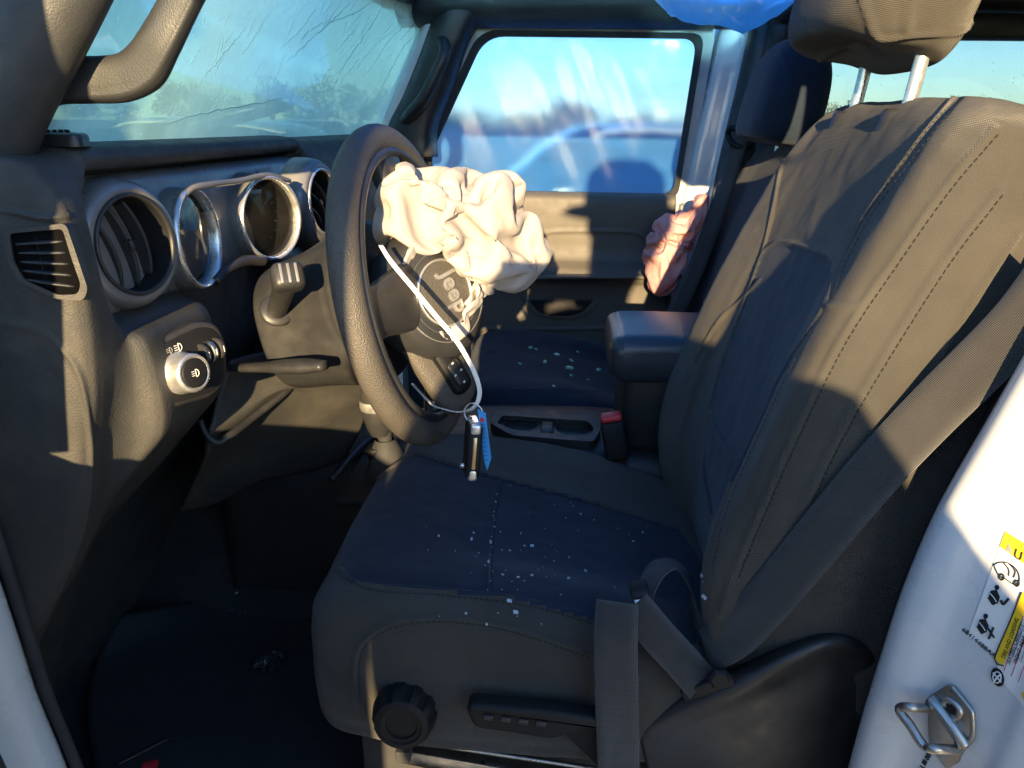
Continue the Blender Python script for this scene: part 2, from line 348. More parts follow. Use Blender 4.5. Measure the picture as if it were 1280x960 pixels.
def ring_frame(outer, inner, nrm, depth):
    """frame between two matching outlines, extruded along -nrm"""
    o = np.array(outer); i = np.array(inner); n = unit(nrm); k = len(o)
    v = np.vstack([o, i, o-n*depth, i-n*depth]); f = []
    for j in range(k):
        q = (j+1) % k
        f += [(j, q, k+q, k+j), (j, 2*k+j, 2*k+q, q), (k+j, k+q, 3*k+q, 3*k+j), (2*k+j, 3*k+j, 3*k+q, 2*k+q)]
    return v, f
def text(name, s, c, right, upv, size, m, parent, depth=0.0004, shear=0.0, bold=0.0):
    cu = bpy.data.curves.new(name, 'FONT'); cu.body = s; cu.size = size; cu.extrude = depth; cu.align_x = 'CENTER'; cu.align_y = 'CENTER'; cu.shear = shear; cu.offset = bold
    cu.resolution_u = 3
    o = bpy.data.objects.new(name, cu); COL.objects.link(o)
    dg = bpy.context.evaluated_depsgraph_get(); me = bpy.data.meshes.new_from_object(o.evaluated_get(dg)); bpy.data.objects.remove(o)
    r = unit(right); u = unit(np.asarray(upv)-r*np.dot(upv, r)); n = np.cross(r, u)
    v = [np.asarray(c)+r*q.co.x+u*q.co.y+n*q.co.z for q in me.vertices]; f = [list(p.vertices) for p in me.polygons]
    bpy.data.meshes.remove(me)
    return mesh(name, v, f, m, parent, smooth=False)
def inpoly(p, poly):
    x, y = p; c = False; n = len(poly)
    for i in range(n):
        x1, y1 = poly[i]; x2, y2 = poly[i-1]
        if (y1 > y) != (y2 > y) and x < (x2-x1)*(y-y1)/(y2-y1)+x1: c = not c
    return c
def proj(p):
    d = np.asarray(p)-CAM; z = d@c_f; return 640+FPX*(d@c_r)/z, 480-FPX*(d@c_u)/z
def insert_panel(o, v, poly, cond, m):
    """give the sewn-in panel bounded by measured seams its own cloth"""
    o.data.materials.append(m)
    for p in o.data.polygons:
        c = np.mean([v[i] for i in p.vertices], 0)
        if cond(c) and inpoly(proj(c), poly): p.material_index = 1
def bvh_of(v, f): return BVHTree.FromPolygons([Vector(x) for x in v], [list(q) for q in f])
def cast(bvh, px, py):
    d = Vector(ray(px, py)).normalized(); h = bvh.ray_cast(Vector(CAM), d)
    return None if h[0] is None else (np.array(h[0]), np.array(h[1]) if h[1].dot(d) < 0 else -np.array(h[1]))
def castline(bvh, pts, n=60):
    """measure a line of the photograph on a built surface"""
    q = cr(np.array(pts, float), n); out = []; nn = []
    for x, y in q:
        h = cast(bvh, x, y)
        if h: out.append(h[0]); nn.append(h[1])
    out = np.array(out); nn = np.array(nn)
    if len(out) > 3:                                             # keep the longest unbroken run
        d = np.linalg.norm(np.diff(out, axis=0), axis=1); cut = np.r_[-1, np.nonzero(d > max(0.012, 3.5*np.median(d)))[0], len(out)-1]
        k = np.argmax(np.diff(cut)); out = out[cut[k]+1:cut[k+1]+1]; nn = nn[cut[k]+1:cut[k+1]+1]
    for _ in range(4):
        if len(out) > 6: out[1:-1] = (out[:-2]+2*out[1:-1]+out[2:])/4
    return out, nn
def vnormals(v, f):
    me = bpy.data.meshes.new('t'); me.from_pydata(np.asarray(v).tolist(), [], [list(map(int, q)) for q in f]); me.update()
    n = np.array([x.vector[:] for x in me.vertex_normals]); bpy.data.meshes.remove(me); return n
def groove(v, f, lines, wd=0.004, dp=0.004):
    from mathutils.kdtree import KDTree
    pts = []
    for L in lines:
        if len(L) < 2: continue
        for i in range(len(L)-1):
            k = max(1, int(np.linalg.norm(L[i+1]-L[i])/0.0008))
            if k < 200: pts += [L[i]+(L[i+1]-L[i])*j/k for j in range(k)]
    if not pts: return np.array(v)
    kd = KDTree(len(pts))
    for i, p in enumerate(pts): kd.insert(p, i)
    kd.balance(); v = np.array(v); n = vnormals(v, f)
    lo = np.min(pts, 0)-wd*5; hi = np.max(pts, 0)+wd*5
    near = np.all((v > lo) & (v < hi), axis=1); d = np.full(len(v), 9.0)
    for i in np.nonzero(near)[0]: d[i] = kd.find(v[i])[2]
    return v-n*(dp*np.exp(-(d/wd)**2)-0.08*dp*np.exp(-((d-2.4*wd)/(wd*1.2))**2))[:, None]
def stitches(lines, off=0.0008, step=0.0062, ln=0.0042, r=0.0006, side=None):
    parts = []
    for L, N in lines:
        if len(L) < 3: continue
        s = np.r_[0, np.cumsum(np.linalg.norm(np.diff(L, axis=0), axis=1))]
        for a in np.arange(0.002, s[-1]-ln, step):
            p0, p1 = [np.array([np.interp(x, s, L[:, j]) for j in range(3)]) for x in (a, a+ln)]
            nn = unit(np.array([np.interp(a, s, N[:, j]) for j in range(3)])); t = unit(p1-p0); b = np.cross(t, nn)
            if side: p0 = p0+b*side; p1 = p1+b*side
            c = [p0+nn*off-b*r, p0+nn*off+b*r, p1+nn*off+b*r, p1+nn*off-b*r, (p0+p1)/2+nn*(off+r*1.6)]
            parts.append((np.array(c), [(0, 1, 4), (1, 2, 4), (2, 3, 4), (3, 0, 4)]))
    return join(*parts)
def noise3(p, sc, seed=0, octv=3):
    from mathutils import noise
    o = Vector((seed*13.7, seed*7.1, seed*3.3)); return np.array([noise.fractal(Vector(x)*sc+o, 0.9, 2.1, octv) for x in p])

# ------------------------------------------------------------------ setting: ground
G = np.zeros((41, 41, 3))
gx = np.sign(np.linspace(-1, 1, 41))*np.abs(np.linspace(-1, 1, 41))**2.5*500
G[..., 0] = gx[None, :]; G[..., 1] = gx[:, None]+20
G[..., 2] = -0.02*np.abs(np.sin(G[..., 0]*0.4)*np.cos(G[..., 1]*0.3))*(np.abs(G[..., 0]) < 90)
tag(mesh('ground', G.reshape(-1, 3), grid_faces(41, 41, False), GRAVEL), None, kind='structure')

# ------------------------------------------------------------------ car body
body = thing('car', (0.3, 1.3, 0.0), 'white car body with pillars, roof, floor and windows around the cabin', 'car')
def box(name, lo, hi, m, parent, bev=0.01):
    lo = np.array(lo, float); hi = np.array(hi, float)
    v, f = rbox((lo+hi)/2, np.eye(3), hi-lo, bev)
    return mesh(name, v, f, m, parent, auto=40)
# floor carpet with footwell, firewall and tunnel
ys = [0.63, 0.66, 0.70, 0.85, 1.02, 1.10, 1.16, 1.28, 1.40, 1.46, 1.54, 1.8, 1.93, 1.97]
def tun(y): return 0.24*math.exp(-((y-1.28)/0.12)**4)
def sidez(y): return 0.10*math.exp(-((y-0.62)/0.035)**2)+0.10*math.exp(-((y-1.98)/0.035)**2)
prof = [(-1.02, 1.40), (-1.02, 1.05), (-0.99, 0.86), (-0.90, 0.70), (-0.78, 0.612), (-0.6, 0.595), (-0.3, 0.60), (0.0, 0.60), (0.3, 0.62), (0.55, 0.66), (1.1, 0.68), (1.93, 0.70)]
ctrl = [[(x, y, max(z, z+(tun(y)+sidez(y))*(1 if z < 0.8 else 0.3))) for y in ys] for x, z in prof]
g = surf(ctrl, 90, 110); v = g.reshape(-1, 3); v[:, 2] += 0.006*noise3(v, 9, 1)
mesh('floor_carpet', v, grid_faces(110, 90, False), CARP, body)
# driver side rear door-jamb pillar (white), rolled inner edge
def bedge(z): return float(np.interp(z, [0.5, 0.92, 1.086, 1.18, 1.306, 1.5, 1.76], [0.300, 0.310, 0.322, 0.338, 0.374, 0.43, 0.50]))
zs = [0.5, 0.7, 0.86, 0.95, 1.02, 1.1, 1.18, 1.26, 1.34, 1.5, 1.65, 1.78]
ctrl = []
for z in zs:
    x = bedge(z)
    ctrl.append([(x+0.035, 0.640, z), (x+0.012, 0.625, z), (x, 0.608, z), (x-0.001, 0.594, z), (x+0.010, 0.582, z), (x+0.024, 0.575, z), (x+0.038, 0.560, z),
                 (x+0.060, 0.525, z), (x+0.066, 0.508, z), (x+0.082, 0.490, z), (x+0.108, 0.455, z), (x+0.125, 0.425, z), (x+0.15, 0.408, z), (x+0.30, 0.40, z), (x+0.6, 0.40, z)])
g = surf(ctrl, 200, 160); v, f, uv = solid(g, -0.004); JB = bvh_of(v, f)
for px, py in ((1155, 800), (1137, 858), (1118, 908), (1178, 735), (1205, 690)):
    h = cast(JB, px, py)
    if h: v = v-h[1]*(0.0016*np.exp(-(np.linalg.norm(v-h[0], axis=1)/0.005)**2))[:, None]
jamb = mesh('pillar', v, f, WHT, body, uv=uv); jamb['label'] = 'white painted door jamb pillar'
JB = bvh_of(v, f)
# dark inner pillar trim behind the seat
ctrl = [[(bedge(z)+0.012+0.02*(1 if z < 0.9 else 0), 0.632, z), (bedge(z)+0.022, 0.655, z), (bedge(z)+0.05, 0.672, z), (bedge(z)+0.12, 0.68, z), (bedge(z)+0.3, 0.68, z)] for z in (0.6, 0.8, 0.95, 1.1, 1.25, 1.4, 1.6, 1.78)]
v, f, uv = solid(surf(ctrl, 30, 50), -0.003); mesh('pillar_trim', v, f, PLS, body)
# driver side front hinge pillar flange (white) with seal
def aedge(z): return -0.022+float(np.interp(z, [0.5, 0.80, 0.883, 1.0, 1.094, 1.3, 1.46], [-0.50, -0.523, -0.537, -0.545, -0.552, -0.57, -0.59]))
ctrl = []
for z in (0.5, 0.65, 0.75, 0.83, 0.9, 0.97, 1.04, 1.12, 1.25, 1.46):
    x = aedge(z)
    ctrl.append([(x-0.03, 0.64, z), (x-0.004, 0.622, z), (x, 0.605, z), (x-0.006, 0.590, z), (x-0.022, 0.578, z), (x-0.034, 0.570, z), (x-0.05, 0.555, z), (x-0.09, 0.50, z), (x-0.11, 0.45, z), (x-0.3, 0.43, z)])
v, f, uv = solid(surf(ctrl, 70, 60), -0.004); mesh('pillar', v, f, WHT, body, uv=uv)
zz = np.linspace(0.55, 1.3, 14)
v, f, uv = tube([(aedge(z)-0.030, 0.568, z) for z in zz], 0.0085, 10, 60); mesh('weatherstrip', v, f, RUB, body)
v, f, uv = tube([(aedge(z)+0.004, 0.626, z) for z in zz], 0.006, 10, 60); mesh('weatherstrip', v, f, RUB, body)
# sills
box('sill', (-0.56, 0.44, 0.50), (0.40, 0.635, 0.655), WHT, body, 0.02)
box('sill', (-0.56, 1.965, 0.50), (0.40, 2.16, 0.655), WHT, body, 0.02)
# windshield header, roof rails, rear hardtop
box('windshield_header', (-0.47, 0.64, 1.755), (-0.36, 1.98, 1.835), PLS, body, 0.02)
ctrl = [[(x, 1.99, 1.722), (x, 1.965, 1.716), (x, 1.925, 1.728), (x, 1.895, 1.752), (x, 1.885, 1.79), (x, 1.90, 1.83)] for x in (-0.42, -0.3, -0.1, 0.1, 0.3, 0.47)]
v, f, uv = solid(surf(ctrl, 24, 20), -0.02); mesh('roof_rail', v, f, PLS, body)
box('roof_rail', (-0.40, 0.63, 1.75), (0.47, 0.70, 1.83), PLS, body, 0.015)
box('roof_panel', (0.45, 0.60, 1.80), (1.97, 2.02, 1.845), PLS, body, 0.015)
v, f, uv = tube([(0.475, 0.70, 1.45), (0.47, 0.72, 1.70), (0.465, 0.80, 1.755), (0.465, 1.30, 1.765), (0.465, 1.80, 1.755), (0.47, 1.88, 1.70), (0.475, 1.90, 1.40), (0.475, 1.91, 1.0)], 0.036, 14, 80)
mesh('roll_bar', v, f, PLS, body)
for a in (0.76, 1.84):
    v, f, uv = tube([(0.47, a, 1.755), (0.9, a, 1.765), (1.4, a, 1.74), (1.75, a, 1.6), (1.88, a, 1.2)], 0.028, 12, 40); mesh('roll_bar', v, f, PLS, body)
# rear side walls with windows, on both sides, and the tail
for y0, y1 in ((1.975, 2.03), (0.56, 0.62)):
    box('side_wall', (0.50, y0, 0.55), (1.97, y1, 1.31), PLS, body)
    box('window_rail', (0.45, y0, 1.70), (1.97, y1, 1.80), PLS, body)
    for x0, x1 in ((0.44, 0.50), (1.13, 1.205), (1.90, 1.97)):
        box('pillar_trim', (x0, y0-0.002, 1.30), (x1, y1+0.002, 1.705), PLS, body)
    ym = (y0+y1)/2
    for x0, x1 in ((0.50, 1.13), (1.205, 1.90)):
        v, f = rbox(((x0+x1)/2, ym, 1.505), np.eye(3), (x1-x0+0.01, 0.004, 0.40), 0)
        mesh('window_pane', v, f, SIDEG, body, smooth=False, uv=v[:, [0, 2]])
box('tail_wall', (1.93, 0.62, 0.55), (1.99, 1.975, 1.28), PLS, body)
v, f = rbox((1.95, 1.30, 1.50), np.eye(3), (0.004, 1.34, 0.46), 0); mesh('window_pane', v, f, SIDEG, body, smooth=False, uv=v[:, [1, 2]])
# passenger side rear pillar of the front door: pale painted face and dark trim
def bpx(z, k): return float(np.interp(z, [0.6, 1.31, 1.70, 1.8], [0.262+k, 0.292+k, 0.345+k, 0.355+k]))
ctrl = [[(bpx(z, 0.0), 2.03, z), (bpx(z, 0.004), 1.99, z), (bpx(z, 0.012), 1.978, z), (bpx(z, 0.05), 1.972, z), (bpx(z, 0.062), 1.966, z), (bpx(z, 0.07), 1.95, z)] for z in (0.62, 0.9, 1.2, 1.4, 1.6, 1.74)]
v, f, uv = solid(surf(ctrl, 40, 40), -0.004); mesh('pillar', v, f, WHT, body)
ctrl = [[(bpx(z, 0.066), 1.955, z), (bpx(z, 0.072), 1.925, z), (bpx(z, 0.10), 1.91, z), (bpx(z, 0.22), 1.91, z)] for z in (0.62, 0.9, 1.2, 1.4, 1.6, 1.75)]
v, f, uv = solid(surf(ctrl, 24, 30), -0.004); mesh('pillar_trim', v, f, PLS, body)
# windshield pane, passenger A pillar, driver A pillar
def wsx(z, y): return -0.492+(z-1.45)*0.44-0.10*(1-((y-1.30)/0.69)**2)
ctrl = [[(wsx(z, y), y, z) for y in np.linspace(0.675, 1.985, 7)] for z in np.linspace(1.43, 1.775, 5)]
g = surf(ctrl, 40, 20); v, f, uv = solid(g, -0.005)
ws = thing('windshield', (-0.6, 1.3, 1.43), 'dirty cracked greenish windshield above the dashboard', 'windshield')
mesh('glass_pane', v, f, WSG, ws, uv=np.vstack([np.stack([g[..., 1].ravel(), g[..., 2].ravel()], 1)]*2))
WB = bvh_of(v, f)
CRK = mat('glass_crack', (0.85, 0.95, 0.92), 0.3, 0.5)
CRKD = mat('glass_crack_dark', (0.22, 0.36, 0.36), 0.4, 0.5)
cracks = [([(440, 0), (415, 25), (385, 52), (358, 76)], 0), ([(470, 0), (430, 22), (400, 30), (375, 48)], 0), ([(308, 32), (290, 55), (262, 85), (246, 110)], 1), ([(334, 18), (318, 45), (302, 68)], 1),
          ([(525, 5), (515, 20), (500, 22), (492, 8), (497, 0)], 0), ([(520, 25), (490, 45), (470, 75), (455, 95)], 1), ([(500, 30), (465, 60), (438, 92)], 1), ([(480, 5), (455, 45), (430, 80), (418, 105)], 0),
          ([(412, 84), (405, 96), (397, 108)], 1), ([(445, 30), (432, 50), (420, 62)], 1), ([(516, 45), (496, 70), (478, 105)], 1), ([(360, 120), (320, 130), (270, 138), (200, 155)], 0), ([(505, 55), (486, 92), (466, 128)], 1),
          ([(395, 10), (372, 40), (350, 60)], 1), ([(450, 70), (440, 84), (428, 98)], 1), ([(535, 0), (512, 35), (500, 50)], 0)]
for pts, k in cracks:
    L, N = castline(WB, pts, 26)
    if len(L) > 3:
        L = L+N*0.0015+rng.normal(0, 0.0012, L.shape); v, f, uv = tube(L, [0.0002, 0.0006, 0.0005, 0.0002], 5, smooth_path=False); mesh('crack', v, f, CRKD if k == 0 else CRK, ws)
# dense fine fractures, brightest towards the far corner
rf = random.Random(9); parts = []
for k in range(150):
    u = rf.random()**0.6; x0 = 120+410*u; y0 = rf.uniform(-10, 150); ln_ = rf.uniform(6, 16+34*u); a_ = math.radians(rf.gauss(-57, 14))
    L, N = castline(WB, [(x0, y0), (x0+ln_*.5*math.cos(a_)+rf.gauss(0, 1.5), y0+ln_*.5*math.sin(a_)), (x0+ln_*math.cos(a_), y0+ln_*math.sin(a_))], 7)
    if len(L) > 3: parts.append(tube(L+N*0.001, [0.0001, 0.0003, 0.0001], 4, smooth_path=False)[:2])
mesh('fracture', *join(*parts)[:2], CRK, ws)['kind'] = 'stuff'
# wiper outside, below the glass
wp = thing('wiper', (-0.72, 1.3, 1.47), 'dark wiper arm lying outside the windshield, seen through the glass', 'wiper')
v, f, uv = tube([(-0.73, 1.05, 1.470), (-0.715, 1.35, 1.490), (-0.70, 1.60, 1.520), (-0.69, 1.86, 1.548)], [0.008, 0.006, 0.005, 0.004], 8, 30); mesh('wiper_arm', v, f, RUB, wp)
v, f, uv = tube([(-0.712, 1.42, 1.478), (-0.70, 1.62, 1.502), (-0.685, 1.90, 1.536)], 0.006, 6, 30, flat=2.0); mesh('wiper_blade', v, f, RUB, wp)
# passenger A pillar: painted strip, trim, handle
ctrl = [[P(x, y, Y=Y) for x, y, Y in row] for row in (
    [(470, 160, 1.985), (474, 160, 1.965), (480, 161, 1.955), (492, 162, 1.955), (496, 164, 1.97)],
    [(494, 110, 1.985), (498, 110, 1.965), (503, 110, 1.955), (513, 108, 1.955), (517, 108, 1.97)],
    [(515, 62, 1.98), (519, 62, 1.96), (523, 62, 1.95), (531, 60, 1.95), (535, 60, 1.965)],
    [(535, 14, 1.975), (539, 14, 1.955), (543, 13, 1.945), (550, 12, 1.945), (553, 12, 1.96)],
    [(550, -20, 1.97), (553, -20, 1.95), (557, -20, 1.94), (563, -20, 1.94), (567, -20, 1.955)])]
v, f, uv = solid(surf(ctrl, 24, 40), -0.006); mesh('pillar', v, f, WHT, body)
ctrl = [[P(x, y, Y=Y) for x, y, Y in row] for row in (
    [(484, 196, 1.97), (500, 196, 1.93), (520, 196, 1.92), (536, 196, 1.93), (545, 196, 1.98)],
    [(480, 163, 1.97), (497, 161, 1.93), (520, 159, 1.92), (536, 160, 1.93), (545, 160, 1.98)],
    [(503, 120, 1.965), (516, 118, 1.925), (536, 112, 1.915), (556, 106, 1.925), (566, 104, 1.975)],
    [(524, 70, 1.96), (535, 68, 1.92), (552, 62, 1.91), (572, 58, 1.92), (582, 56, 1.975)],
    [(541, 22, 1.955), (552, 20, 1.915), (570, 16, 1.905), (592, 14, 1.915), (604, 14, 1.975)],
    [(556, -20, 1.95), (566, -20, 1.91), (584, -20, 1.90), (606, -20, 1.91), (620, -20, 1.975)])]
v, f, uv = solid(surf(ctrl, 40, 60), -0.006); apt = mesh('pillar_trim', v, f, PLS, body)
v, f, uv = tube([P(507, 150, Y=1.93), P(516, 140, Y=1.90), P(530, 122, Y=1.885), P(545, 92, Y=1.88), P(555, 70, Y=1.88), P(556, 58, Y=1.895), P(552, 50, Y=1.92)], [0.016, 0.017, 0.016, 0.015, 0.015, 0.014, 0.016], 12, 40); mesh('grab_handle', v, f, PLS, body)
# driver A pillar trim + big grab handle, upper left
sec = []
for px, py, r1, r2, Y in ((-30, 250, 62, 40, .66), (-18, 190, 56, 40, .665), (2, 130, 58, 42, .67), (28, 60, 66, 44, .675), (52, 0, 70, 46, .68), (78, -70, 74, 48, .69), (100, -140, 78, 50, .70), (128, -240, 84, 52, .71), (150, -330, 88, 54, .72)):
    c = P(px, py, Y=Y); k = Y/FPX
    sec.append([c+A(math.cos(t)*r1*k, math.sin(t)*r2*k, -math.cos(t)*r1*k*0.25) for t in np.linspace(0, 2*PI, 12, endpoint=False)])
v, f, uv = loft(sec, 40, 50); mesh('pillar_trim', v, f, PLG, body)
hp = [(-10, 150, .70), (20, 118, .70), (60, 100, .705), (110, 100, .71), (152, 98, .712), (180, 84, .712), (200, 52, .71), (222, 10, .71), (246, -40, .71), (265, -90, .71), (280, -150, .71), (262, -230, .71), (215, -290, .715)]
sec = []
w1 = [40, 36, 30, 27, 27, 27, 24, 22, 22, 22, 24, 26, 30]
pp = np.array([P(a, b, Y=Y) for a, b, Y in hp]); t, n_, b_ = frames(pp)
for i in range(len(hp)):
    side = unit(np.cross(t[i], A(0, 1, 0))); k = hp[i][2]/FPX*w1[i]
    sec.append([pp[i]+side*k*(abs(math.cos(q))**0.7*math.copysign(1, math.cos(q)))+A(0, 1, 0)*k*0.62*(abs(math.sin(q))**0.7*math.copysign(1, math.sin(q))) for q in np.linspace(0, 2*PI, 14, endpoint=False)])
v, f, uv = loft(sec, 36, 70); HB = bvh_of(v, f)
L1, N1 = castline(HB, [(18, 130), (60, 121), (110, 121), (160, 116), (188, 98), (212, 60), (232, 20), (245, -8)], 60)
v = groove(v, f, [L1], 0.002, 0.002)
mesh('grab_handle', v, f, PLG, body)
# bonnet, cowl and front wings ahead of the windshield
sec = [[(x, 1.30+y*hw, z-dz) for y, dz in ((-1, .12), (-.97, .03), (-.85, .0), (-.4, -.012), (0, -.016), (.4, -.012), (.85, .0), (.97, .03), (1, .12))] for x, hw, z in ((-.66, .62, 1.335), (-.85, .60, 1.30), (-1.3, .56, 1.24), (-1.75, .52, 1.19), (-1.88, .50, 1.16))]
v, f, uv = solid(surf(sec, 50, 40), -0.01); mesh('hood', v, f, WHT, body)
box('cowl', (-0.70, 0.60, 1.28), (-0.585, 2.0, 1.425), PLS, body, 0.02)
for y0, y1 in ((.48, .74), (1.86, 2.12)): box('fender', (-1.9, y0, .62), (-.66, y1, 1.06), PLS, body, 0.05)
for y0, y1 in ((.52, .64), (1.97, 2.09)): box('cowl_side', (-0.86, y0, .60), (-.60, y1, 1.40), WHT, body, 0.03)
# dash-end speaker grille next to the pillar

def PLN(px, py, c, n):
    d = ray(px, py); n = unit(n); return CAM+d*(np.dot(np.asarray(c)-CAM, n)/np.dot(d, n))
# ------------------------------------------------------------------ dashboard
dash = thing('dashboard', (-0.6, 1.3, 0.6), 'grained black dashboard with hooded gauges and round vents', 'dashboard')
p_end = [(-.64, 1.452), (-.53, 1.468), (-.475, 1.466), (-.458, 1.450), (-.450, 1.435), (-.444, 1.417), (-.440, 1.38), (-.439, 1.344), (-.440, 1.30), (-.446, 1.25), (-.461, 1.19), (-.480, 1.12), (-.515, 1.04), (-.563, .968), (-.62, .85), (-.66, .62)]
p_pod = [(-.64, 1.452), (-.53, 1.474), (-.470, 1.474), (-.456, 1.465), (-.462, 1.452), (-.492, 1.444), (-.498, 1.40), (-.485, 1.325), (-.448, 1.298), (-.424, 1.280), (-.418, 1.195), (-.452, 1.145), (-.55, 1.04), (-.63, .95), (-.70, .80), (-.76, .62)]
p_cen = [(-.64, 1.452), (-.53, 1.474), (-.470, 1.474), (-.456, 1.465), (-.462, 1.452), (-.492, 1.444), (-.50, 1.40), (-.50, 1.325), (-.495, 1.295), (-.492, 1.265), (-.495, 1.195), (-.515, 1.145), (-.57, 1.04), (-.65, .95), (-.72, .80), (-.78, .62)]
p_pas = [(-.64, 1.452), (-.53, 1.470), (-.470, 1.468), (-.450, 1.455), (-.440, 1.44), (-.436, 1.42), (-.432, 1.38), (-.428, 1.325), (-.43, 1.295), (-.435, 1.265), (-.445, 1.195), (-.47, 1.145), (-.53, 1.04), (-.60, .95), (-.68, .80), (-.76, .62)]
def mixp(a, b, t): return [((1-t)*x[0]+t*y[0], (1-t)*x[1]+t*y[1]) for x, y in zip(a, b)]
cols = [(0.630, [(x-0.25, z) for x, z in p_end]), (0.6305, [(x-0.06, z) for x, z in p_end]), (0.632, [(x-0.018, z) for x, z in p_end]), (0.640, [(x-0.003, z) for x, z in p_end]), (0.652, p_end), (0.672, mixp(p_end, p_pod, 0.06)),
        (0.690, mixp(p_end, p_pod, 0.35)), (0.700, mixp(p_end, p_pod, 0.85)), (0.712, p_pod), (0.75, p_pod), (0.80, p_pod), (0.835, p_pod), (0.850, mixp(p_pod, p_cen, 0.15)), (0.862, mixp(p_pod, p_cen, 0.8)), (0.875, p_cen), (0.95, p_cen), (1.05, p_cen), (1.18, p_cen), (1.27, p_cen),
        (1.285, mixp(p_cen, p_pas, 0.4)), (1.30, p_pas), (1.4, p_pas), (1.6, p_pas), (1.8, p_pas), (1.94, p_pas)]
ctrl = [[(q[i][0], y, q[i][1]) for y, q in cols] for i in range(16)]
g = surf(ctrl, 230, 190, arc=False)
v = g.reshape(-1, 3); f = grid_faces(190, 230, False); DB = bvh_of(v, f)
ln = [castline(DB, q, 60)[0] for q in ([(0, 404), (45, 411), (96, 459), (113, 546), (112, 610), (103, 666), (80, 725), (52, 780)], [(2, 262), (30, 268), (60, 273), (86, 268)])]
v = groove(v, f, ln, 0.0022, 0.003)
ov = castline(DB, [(20, 440), (42, 463), (56, 510), (60, 560), (54, 620), (40, 655), (24, 662)], 40)[0]
v = groove(v, f, [ov], 0.006, 0.003)
mesh('dash_body', v, f, PLA, dash)
# speaker grille by the pillar
gr = [P(30, 186, Y=.70), P(34, 176, Y=.76), P(88, 171, Y=.78), P(116, 183, Y=.72), P(100, 190, Y=.69)]
gr = [p*A(1, 1, 0)+A(0, 0, 1.474) for p in gr]
v, f = prism(roundpoly(gr, 0.012), (0, 0, 1), 0.012, 0.004); sg = mesh('speaker_grille', v, f, PLS, dash, auto=40)
for i in range(8):
    a = np.array(gr[0])*(1-i/8)+np.array(gr[4])*(i/8); b = np.array(gr[1])*(1-i/8)+np.array(gr[2])*(i/8); z = A(0, 0, 0.0135)
    a, b = a*0.8+b*0.2+z, a*0.25+b*0.75+z; mesh('slot', *rbox((a+b)/2, [unit(b-a), np.cross((0, 0, 1), unit(b-a)), (0, 0, 1)], (np.linalg.norm(b-a), 0.003, 0.002), 0), DRK, sg)
# bezel panel that carries vents and gauges
ctrl = []
for z, dx in ((1.3005, -0.012), (1.304, 0.0), (1.315, 0.008), (1.335, 0.010), (1.37, 0.006), (1.405, 0.0), (1.425, -0.005), (1.436, -0.008), (1.441, -0.02)):
    row = []
    for y in (0.688, 0.692, 0.70, 0.72, 0.80, 0.95, 1.10, 1.22, 1.262, 1.27):
        e = 0.0
        if y < 0.70: e = -0.012*(0.70-y)/0.012
        row.append((-0.476+dx+e+0.035*(y-0.75), y+0.02*(1.37-z) if y < 0.71 else y, z))
    ctrl.append(row)
v, f, uv = solid(surf(ctrl, 90, 40), -0.004)
mesh('bezel_panel', v, f, TRIM, dash)
def air_vent(c, ax, R, rot, k):
    ax = unit(ax)
    o = mesh('air_vent', *lathe([(R*1.40, -0.036), (R*1.38, -0.020), (R*1.32, -0.006), (R*1.22, 0.002), (R*1.10, 0.005), (R*1.04, 0.003)], c, ax, 56), TRIM, dash)
    mesh('ring', *lathe([(R*1.055, 0.001), (R*1.05, 0.0055), (R*1.0, 0.0075), (R*0.965, 0.005), (R*0.955, -0.004)], c, ax, 56), CHR if k else PLS, o)
    mesh('barrel', *lathe([(R*0.96, 0.0035), (R*0.945, -0.006), (R*0.90, -0.02), (R*0.80, -0.045), (R*0.3, -0.055), (0.001, -0.055)], c, ax, 48), DRK, o)
    u = unit(np.cross((0, 0, 1), ax)); w_ = np.cross(ax, u)
    d1 = u*math.cos(rot)+w_*math.sin(rot); d2 = np.cross(ax, d1)
    for s in (-0.52, -0.08, 0.36):
        hl = R*math.sqrt(max(0.05, 0.82-s*s)); pts = [c+d1*R*(s+0.10*(1-q*q))+d2*hl*q-ax*(0.012+0.006*q*q) for q in np.linspace(-1, 1, 7)]
        mesh('slat', *ribbon(pts, [d1*0.98-ax*0.15]*7, 0.016, 0.0026, 16), PLS, o)
    mesh('slat_tab', *rbox(c-ax*0.004+d1*R*(-0.02), [d1, d2, ax], (0.006, 0.012, 0.010), 0.002), PLS, o)
    return o
V1 = P(167, 306, Y=.75); V2 = P(402, 252, Y=1.2)
air_vent(V1, (.97, -.24, .06), 0.050, 0.25, 0); air_vent(V2, (.98, -.14, .06), 0.050, 0.9, 1)
GFACE = mat('gauge_face', (0.018, 0.018, 0.018), 0.5, 0.4, var=(20, 0.2))
